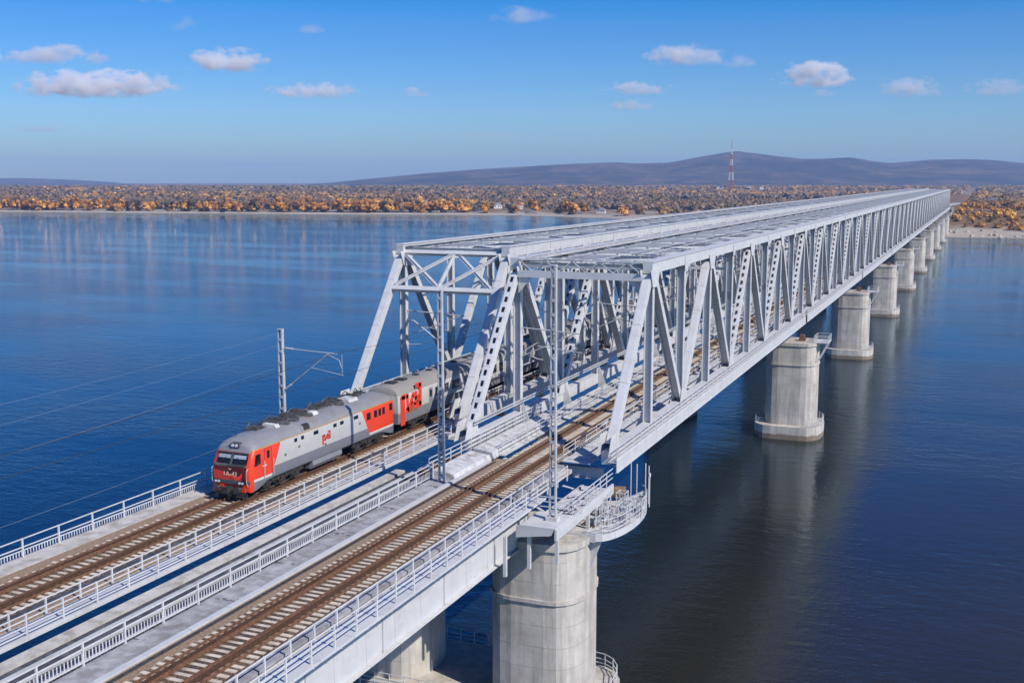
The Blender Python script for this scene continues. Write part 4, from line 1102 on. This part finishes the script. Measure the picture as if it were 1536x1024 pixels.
for x in np.arange(-1240, -330, 4.2):
    dens = 1 if x < -560 else .45 if x < -480 else .22
    if wob(np.array(x), np.array(0.), 38, 2) < -.86 or random.random() > dens or cnt > 205: continue
    y = float(bankY(np.array(x)))+random.uniform(7, 30)+(25 if x > -520 else 0)
    k = random.choices([0, 1, 2, 3, 4, 5], [5, 4, 6, 1.6, .6, 1.2])[0]
    tree(k, float(x)+random.uniform(-2, 2), y, random.uniform(1.1, 1.75), TLAB[KIND[k][0]] , f'{KIND[k][0]} trees on the far shore'); cnt += 1
for i in range(190):                                                       # the right bank beyond the bridge
    x = random.uniform(4, 105); y = random.uniform(812, 1060)
    if y < bankY(np.array(x))+27 or abs(x+11) < 17: continue
    if wob(np.array(x), np.array(y), 26, 1) < -.15: continue
    k = random.choices([0, 1, 2, 3, 5], [3, 1, 5, 2, 1])[0]; c_ = KIND[k][0]
    tree(k, x, y, random.uniform(.22, .6), f'{c_} bush on the sandy bank right of the bridge end', f'{c_} bushes on the right bank', 'autumn_bush')

# the wood behind, one mass
def forest():
    vs, mi = [], []
    r = np.random.default_rng(3)
    protos = [crown(90, 12.5, 7.5, .2, 90+i, 1.35) for i in range(6)]
    far = [crown(30, 17, 9, .2, 120+i, 2.6) for i in range(5)]
    def put(x, y, s, P, g, mk):
        a = r.uniform(0, 6.28); ca, sa = math.cos(a), math.sin(a); q = P[r.integers(len(P))]
        vs.append(np.stack([(q[:,0]*ca-q[:,1]*sa)*s+x, (q[:,0]*sa+q[:,1]*ca)*s+y, q[:,2]*s+g, q[:,3]*ca-q[:,4]*sa, q[:,3]*sa+q[:,4]*ca, q[:,5]], 1)); mi.append(np.full(len(q)//4, mk))
    def pick(x, y):
        uu = (x-CX)*rx_+(y-CY)*ry_; dd = (x-CX)*fx+(y-CY)*fy
        f = float(wob(np.array(uu/2.6), np.array(dd), 95, 1)+.7*wob(np.array(uu/2.2), np.array(dd), 42, 3))+r.normal()*.12
        return 0 if f > .80 else 1 if f > -.05 else 2 if f > -.9 else 3
    N = 0
    while N < 13000:
        dp = 1050+ (r.random()**1.9)*3900; u = r.uniform(-.52, .52)*dp
        x = CX+rx_*u+fx*dp; y = CY+ry_*u+fy*dp
        d = y-float(bankY(np.array(x)))
        if d < 50 or abs(x+11) < 22+max(0, (y-900)*.0): continue
        if d < 190 and -560 < x < -60 and r.random() < .93: continue       # meadow by the shore
        if x > -60 and d < 110: continue
        if float(wob(np.array(x), np.array(y), 190, 7)) < -.62 and dp < 2500: continue
        g = float(ground(np.array(x), np.array(y)))
        if x > -60 and y < 1500: put(x, y, r.uniform(.28, .62), protos, g, pick(x, y))
        elif dp < 1900: put(x, y, r.uniform(.55, 1.1), protos, g, pick(x, y))
        else: put(x, y, r.uniform(.6, 1.15)*(1.0+.35*(dp > 3000)), far, g, pick(x, y))
        N += 1
    for i in range(900):                                                   # thicker scrub on the right bank
        x = r.uniform(6, 260); y = r.uniform(820, 1150)
        if y < float(bankY(np.array(x)))+34 or float(wob(np.array(x), np.array(y), 40, 2)) < -.1: continue
        put(x, y, r.uniform(.2, .5), protos, float(ground(np.array(x), np.array(y))), pick(x, y))
    v = np.concatenate(vs); mi = np.concatenate(mi)
    return leafmesh('forest', v, [LEAF['ochre'], LEAF['brown'], LEAF['grey'], LEAF['olive']], mi)
o = link('forest', forest()); o['kind'] = 'stuff'; tag(o, 'autumn wood of brown, grey and orange trees filling the plain behind the shore', 'forest')

# ------------------------------------------------------------------ houses, tower, road
M['wallw'] = mat('white_wall', (.66,.65,.62), .8, var=.08); M['roofg'] = mat('grey_roof', (.30,.30,.32), .7, var=.2); M['roofr'] = mat('red_roof', (.28,.10,.07), .7, var=.2)
def house(x, y, w, l, h, label, roof, lift=0.0):
    z = float(ground(np.array(x), np.array(y)))+lift
    t = thing('house', label, 'house', (x, y, z), 'small houses beyond the river'); t.rotation_euler.z = YAW+random.uniform(-.4, .4)
    b = MB(); b.box(-w/2, w/2, -l/2, l/2, -1.5, h); part('wall', b, M['wallw'], t)
    b = MB(); b.prism([(-w/2-.4, h+.01), (w/2+.4, h+.01), (0, h+w*.32)], 'y', -l/2-.4, l/2+.4); o = part('roof', b, roof, t)
    b = MB(); b.box(w*.2, w*.2+.7, .3, 1.0, h+.3, h+w*.3+.6); part('chimney', b, M['roofr'], o)
    for q in (-.28, .05, .3):
        b = MB(); b.box(w*q-.5, w*q+.5, -l/2-.04, -l/2+.05, h*.35, h*.75); part('window', b, M['glass'], t)
for i, (x, y, w, l, h, lab, rf) in enumerate([
    (-655, 1240, 12, 9, 5, 'white house with grey roof at the wood edge, leftmost of the meadow houses', M['roofg']),
    (-610, 1245, 10, 8, 4, 'small white house with red roof at the wood edge above the meadow', M['roofr']),
    (-560, 1260, 11, 8, 4.5, 'white house with grey roof right of the red-roofed one', M['roofg']),
    (-520, 1235, 9, 12, 5, 'white house with red roof behind the shore meadow, rightmost of four', M['roofr']),
    (-385, 1160, 10, 6, 3.2, 'low white shed on the meadow near the sand', M['roofg']),
    (34, 1090, 9, 7, 4.5, 'white building with grey roof beside the road beyond the bridge end', M['roofg']),
    (66, 1130, 8, 7, 4.5, 'white building with red roof on the right bank beyond the bushes', M['roofr']),
    (-40, 1420, 14, 10, 6, 'white house with grey roof among trees far behind the bridge end', M['roofg']),
    (60, 1600, 16, 10, 6, 'white house with red roof at the foot of the hills behind the bridge', M['roofr'])]): house(x, y, w, l, h, lab, rf)
for i, (x, y, w, lab) in enumerate([(-650, 3010, 20, 'long white hall left of the mast foot'), (-575, 3030, 14, 'white hall right of the mast foot'), (-545, 3060, 12, 'small white block farther right of the mast foot')]): house(x, y, w, 10, 8, lab, M['roofg'], 7)
tw = thing('radio_tower', 'tall red and white lattice radio tower before the wooded hill', 'radio tower', (-617, 3000, -12), None)
M['tred'] = mat('tower_red', (.34,.10,.06), .6, var=.1); M['twhite'] = mat('tower_white', (.62,.62,.62), .6, var=.1)
secz = [0, 34, 56, 74, 90, 104, 118, 146]; 
def tww(z): return 7.5*(1-z/118.)**1.15+.75 if z < 118 else .6
for i in range(7):
    b = MB(); z0, z1 = secz[i], secz[i+1]; n = 4 if i < 6 else 1
    if i == 6: b.tube([(0,0,z0), (0,0,z1)], [.8,.5], 8)
    else:
        for k in range(n):
            a, c = z0+(z1-z0)*k/n, z0+(z1-z0)*(k+1)/n; wa, wc = tww(a), tww(c)
            cs = [(-1,-1), (1,-1), (1,1), (-1,1)]
            for j in range(4):
                p, q = cs[j], cs[(j+1) % 4]
                b.bar((p[0]*wa, p[1]*wa, a), (p[0]*wc, p[1]*wc, c), .75, .75); b.bar((p[0]*wa, p[1]*wa, a), (q[0]*wc, q[1]*wc, c), .35, .35); b.bar((q[0]*wa, q[1]*wa, a), (p[0]*wc, p[1]*wc, c), .35, .35); b.bar((p[0]*wc, p[1]*wc, c), (q[0]*wc, q[1]*wc, c), .4, .4)
    part('mast_section', b, M['tred'] if i % 2 == 0 else M['twhite'], tw)
b = MB(); b.prism([(math.cos(a)*3, math.sin(a)*3) for a in np.linspace(0, 6.28, 9)[:-1]], 'z', 88, 91); part('gallery', b, M['twhite'], tw)
# road that continues beyond the bridge
pts = [(-11, 893), (-10, 960), (-4, 1060), (8, 1180), (30, 1320), (70, 1500)]
b = MB()
for (a, c) in zip(pts, pts[1:]):
    n = 8
    for k in range(n):
        p = [a[j]+(c[j]-a[j])*k/n for j in (0, 1)]; q = [a[j]+(c[j]-a[j])*(k+1)/n for j in (0, 1)]
        zp = max(float(ground(np.array(p[0]), np.array(p[1]))), float(ground(np.array(p[0]+4), np.array(p[1]))))+.35; zq = max(float(ground(np.array(q[0]), np.array(q[1]))), float(ground(np.array(q[0]+4), np.array(q[1]))))+.35
        b.add([(p[0]-8, p[1], zp), (p[0]+8, p[1], zp), (q[0]+8, q[1], zq), (q[0]-8, q[1], zq)], [(0,1,2,3)])
o = part('road', b, mat('road_gravel', (.36,.34,.31), .9, var=.2, vscale=.2)); o['kind'] = 'structure'
b = MB()
for (a, c) in zip(pts[1:], pts[2:]):
    zp = float(ground(np.array(a[0]), np.array(a[1])))+1.2; zq = float(ground(np.array(c[0]), np.array(c[1])))+1.2
    for k in range(10):
        f = k/10; x = a[0]+(c[0]-a[0])*f+8.5; y = a[1]+(c[1]-a[1])*f; z = zp+(zq-zp)*f; b.box(x-.12, x+.12, y-.12, y+.12, z-2.0, z+.2)
    b.bar((a[0]+8.5, a[1], zp), (c[0]+8.5, c[1], zq), .15, .6)
tag(part('guard_barrier', b, M['deckwhite']), 'long pale guard barrier along the road beyond the bridge end', 'barrier')
ab = thing('bridge_abutment', 'concrete abutment where the bridges meet the far bank', 'abutment', (-11, 884, -2))
b = MB(); b.box(-20, 13, 0, 9, -14, .9); part('wall', b, M['pier'], ab)
b = MB(); b.box(13.01, 14, -1, 14, -12, 1.6); part('wing_wall', b, M['pier'], ab)
# boulders of the right bank
M['rock'] = mat('rock', (.42,.37,.31), .9, var=.35, vscale=.6, bump=.1, bscale=2)
rk = MB()
import bmesh
bm = bmesh.new(); bmesh.ops.create_icosphere(bm, subdivisions=2, radius=1)
rr = np.random.default_rng(11)
for vv in bm.verts: vv.co *= 1+.22*float(wob(np.array(vv.co.x*40), np.array(vv.co.y*40+vv.co.z*30), 17, 2))+rr.normal()*.05
me = bpy.data.meshes.new('boulder'); bm.to_mesh(me); bm.free(); me.materials.append(M['rock'])
for i in range(26):
    x = random.uniform(3, 70); y = float(bankY(np.array(x)))+random.uniform(1, 38)
    o = link('boulder', me, None, (x, y, float(ground(np.array(x), np.array(y)))), (random.random()*3, random.random()*3, 0), tuple(random.uniform(.6, 2.2) for _ in range(3)))
    tag(o, 'pale boulder on the sandy bank right of the bridge', 'boulder', 'boulders on the sandy bank')

# ------------------------------------------------------------------ clouds
def mat_cloud(seed, sx, sy, sz, dens):
    m = bpy.data.materials.new('cloud_vapour'); m.use_nodes = True; t = NT(m)
    for n in list(t.n):
        if n.type != 'OUTPUT_MATERIAL': t.n.remove(n)
    out = [n for n in t.n if n.type == 'OUTPUT_MATERIAL'][0]
    o = t.coord('Object'); x, y, z = t.xyz(o)            # object space: unit ellipsoid, z=-1..1
    mp = t.new('ShaderNodeMapping'); mp.inputs['Scale'].default_value = (sx/150, sy/150, sz/100); mp.inputs['Location'].default_value = (seed*3.7, seed*1.3, seed*.9); t.link(o, mp.inputs['Vector'])
    n1 = t.noise(mp.outputs[0], 1.0, 6, .6)
    # flat base: squash the lower half
    zz = t.math('MULTIPLY', z, 1.0)
    r2 = t.math('ADD', t.math('ADD', t.math('MULTIPLY', x, x), t.math('MULTIPLY', y, y)), t.math('MULTIPLY', zz, zz))
    sh = t.math('SUBTRACT', 1.0, t.math('POWER', r2, .75))
    d = t.math('ADD', t.math('MULTIPLY', sh, .75), t.math('MULTIPLY', t.math('SUBTRACT', n1, .5), 3.2))
    d = t.math('MULTIPLY', t.math('SUBTRACT', d, .30), 2.2, clamp=True)
    base = t.math('MULTIPLY', t.math('ADD', z, .62), 3.0, clamp=True)
    edge = t.math('MULTIPLY', t.math('SUBTRACT', 1.0, r2), 4.0, clamp=True)
    d = t.math('MULTIPLY', t.math('MULTIPLY', d, base), edge)
    vol = t.new('ShaderNodeVolumePrincipled'); vol.inputs['Color'].default_value = (1,1,1,1); vol.inputs['Anisotropy'].default_value = .0
    t.link(t.math('MULTIPLY', d, dens), vol.inputs['Density']); t.link(vol.outputs[0], out.inputs['Volume'])
    try: m.cycles.volume_step_rate = .5
    except Exception: pass
    return m
bm = bmesh.new(); bmesh.ops.create_icosphere(bm, subdivisions=3, radius=1.0); me_c = bpy.data.meshes.new('cloud'); bm.to_mesh(me_c); bm.free()
CL = [  # centre direction (right, up slopes), half width, half height (slopes), density, label
 (-.397,.1067,.056,.0100,.010,'long low cloud, upper of the two at the far left'),
 (-.360,.0815,.078,.0135,.014,'longest white cloud with a lumpy top, at the far left above the shore'),
 (-.246,.1020,.039,.0118,.016,'bright lens-shaped white cloud standing alone left of the middle'),
 (-.296,.1570,.026,.0080,.007,'thin grey cloud cut by the top edge of the view'),
 (-.282,.1330,.018,.0070,.0035,'faint wisp below the cloud at the top edge'),
 (-.172,.0765,.046,.0075,.010,'flat two-humped white cloud low over the water left of the bridge'),
 (-.084,.0755,.016,.0050,.007,'small flat cloud right of the two-humped one'),
 (-.171,.1290,.021,.0045,.004,'thin faint streak of cloud high left of the middle'),
 (.006,.1400,.032,.0085,.0045,'faint slanting wisp near the top middle'),
 (.149,.1065,.040,.0100,.011,'white cloud high above the middle of the bridge'),
 (.192,.1010,.019,.0065,.006,'faint small cloud touching the one high above the bridge'),
 (.108,.0790,.034,.0070,.008,'upper of two thin clouds above the bridge portal'),
 (.101,.0650,.024,.0055,.007,'lower of two thin clouds above the bridge portal'),
 (.260,.0895,.036,.0130,.016,'brightest puffy white cloud right of the radio tower'),
 (.269,.0748,.013,.0040,.006,'small shred hanging under the brightest puffy cloud'),
 (.343,.0790,.032,.0110,.006,'hazy broad cloud right of the puffy one'),
 (.419,.0800,.030,.0095,.005,'thin broken cloud at the far right'),
 (-.024,.0390,.060,.0030,.003,'faint cloud streak just above the horizon in the middle'),
 (-.408,.0440,.030,.0035,.0035,'faint cloud streak low at the far left')]
for i, (ur, uu, hw, hh, de, lab) in enumerate(CL):
    alt = 980.0
    # ray through the sky: the pitch turns the slopes into a direction
    D = alt/max(uu, .02); D = min(D, 22000)
    fwd = D; lat = ur*D/math.cos(.1423) ; z = uu*D
    x = CX+rx_*lat+fx*fwd; y = CY+ry_*lat+fy*fwd
    k = 1.08; sx, sz = hw*D*k, hh*D*1.25; sy = max(sz*1.2, min(sx*.6, sz*2.0))
    o = link('cloud', me_c.copy(), None, (x, y, CZ+z), (0, 0, YAW), (sx, sy, sz)); o.data.materials.append(mat_cloud(i+1.0, sx, sy, sz, de*.85))
    tag(o, lab, 'cloud', 'clouds in the sky')

# ------------------------------------------------------------------ haze
hb = MB(); hb.box(-9900, 9900, -420, 13500, WZ-5, 262)
m = bpy.data.materials.new('haze_air'); m.use_nodes = True; t = NT(m); t.n.remove(t.n['Principled BSDF'])
vol = t.new('ShaderNodeVolumePrincipled'); vol.inputs['Color'].default_value = (.42,.63,1.0,1); vol.inputs['Density'].default_value = 8.5e-5; vol.inputs['Anisotropy'].default_value = .0
t.link(vol.outputs[0], [n for n in t.n if n.type == 'OUTPUT_MATERIAL'][0].inputs['Volume'])
o = part('haze', hb, m); o['kind'] = 'stuff'
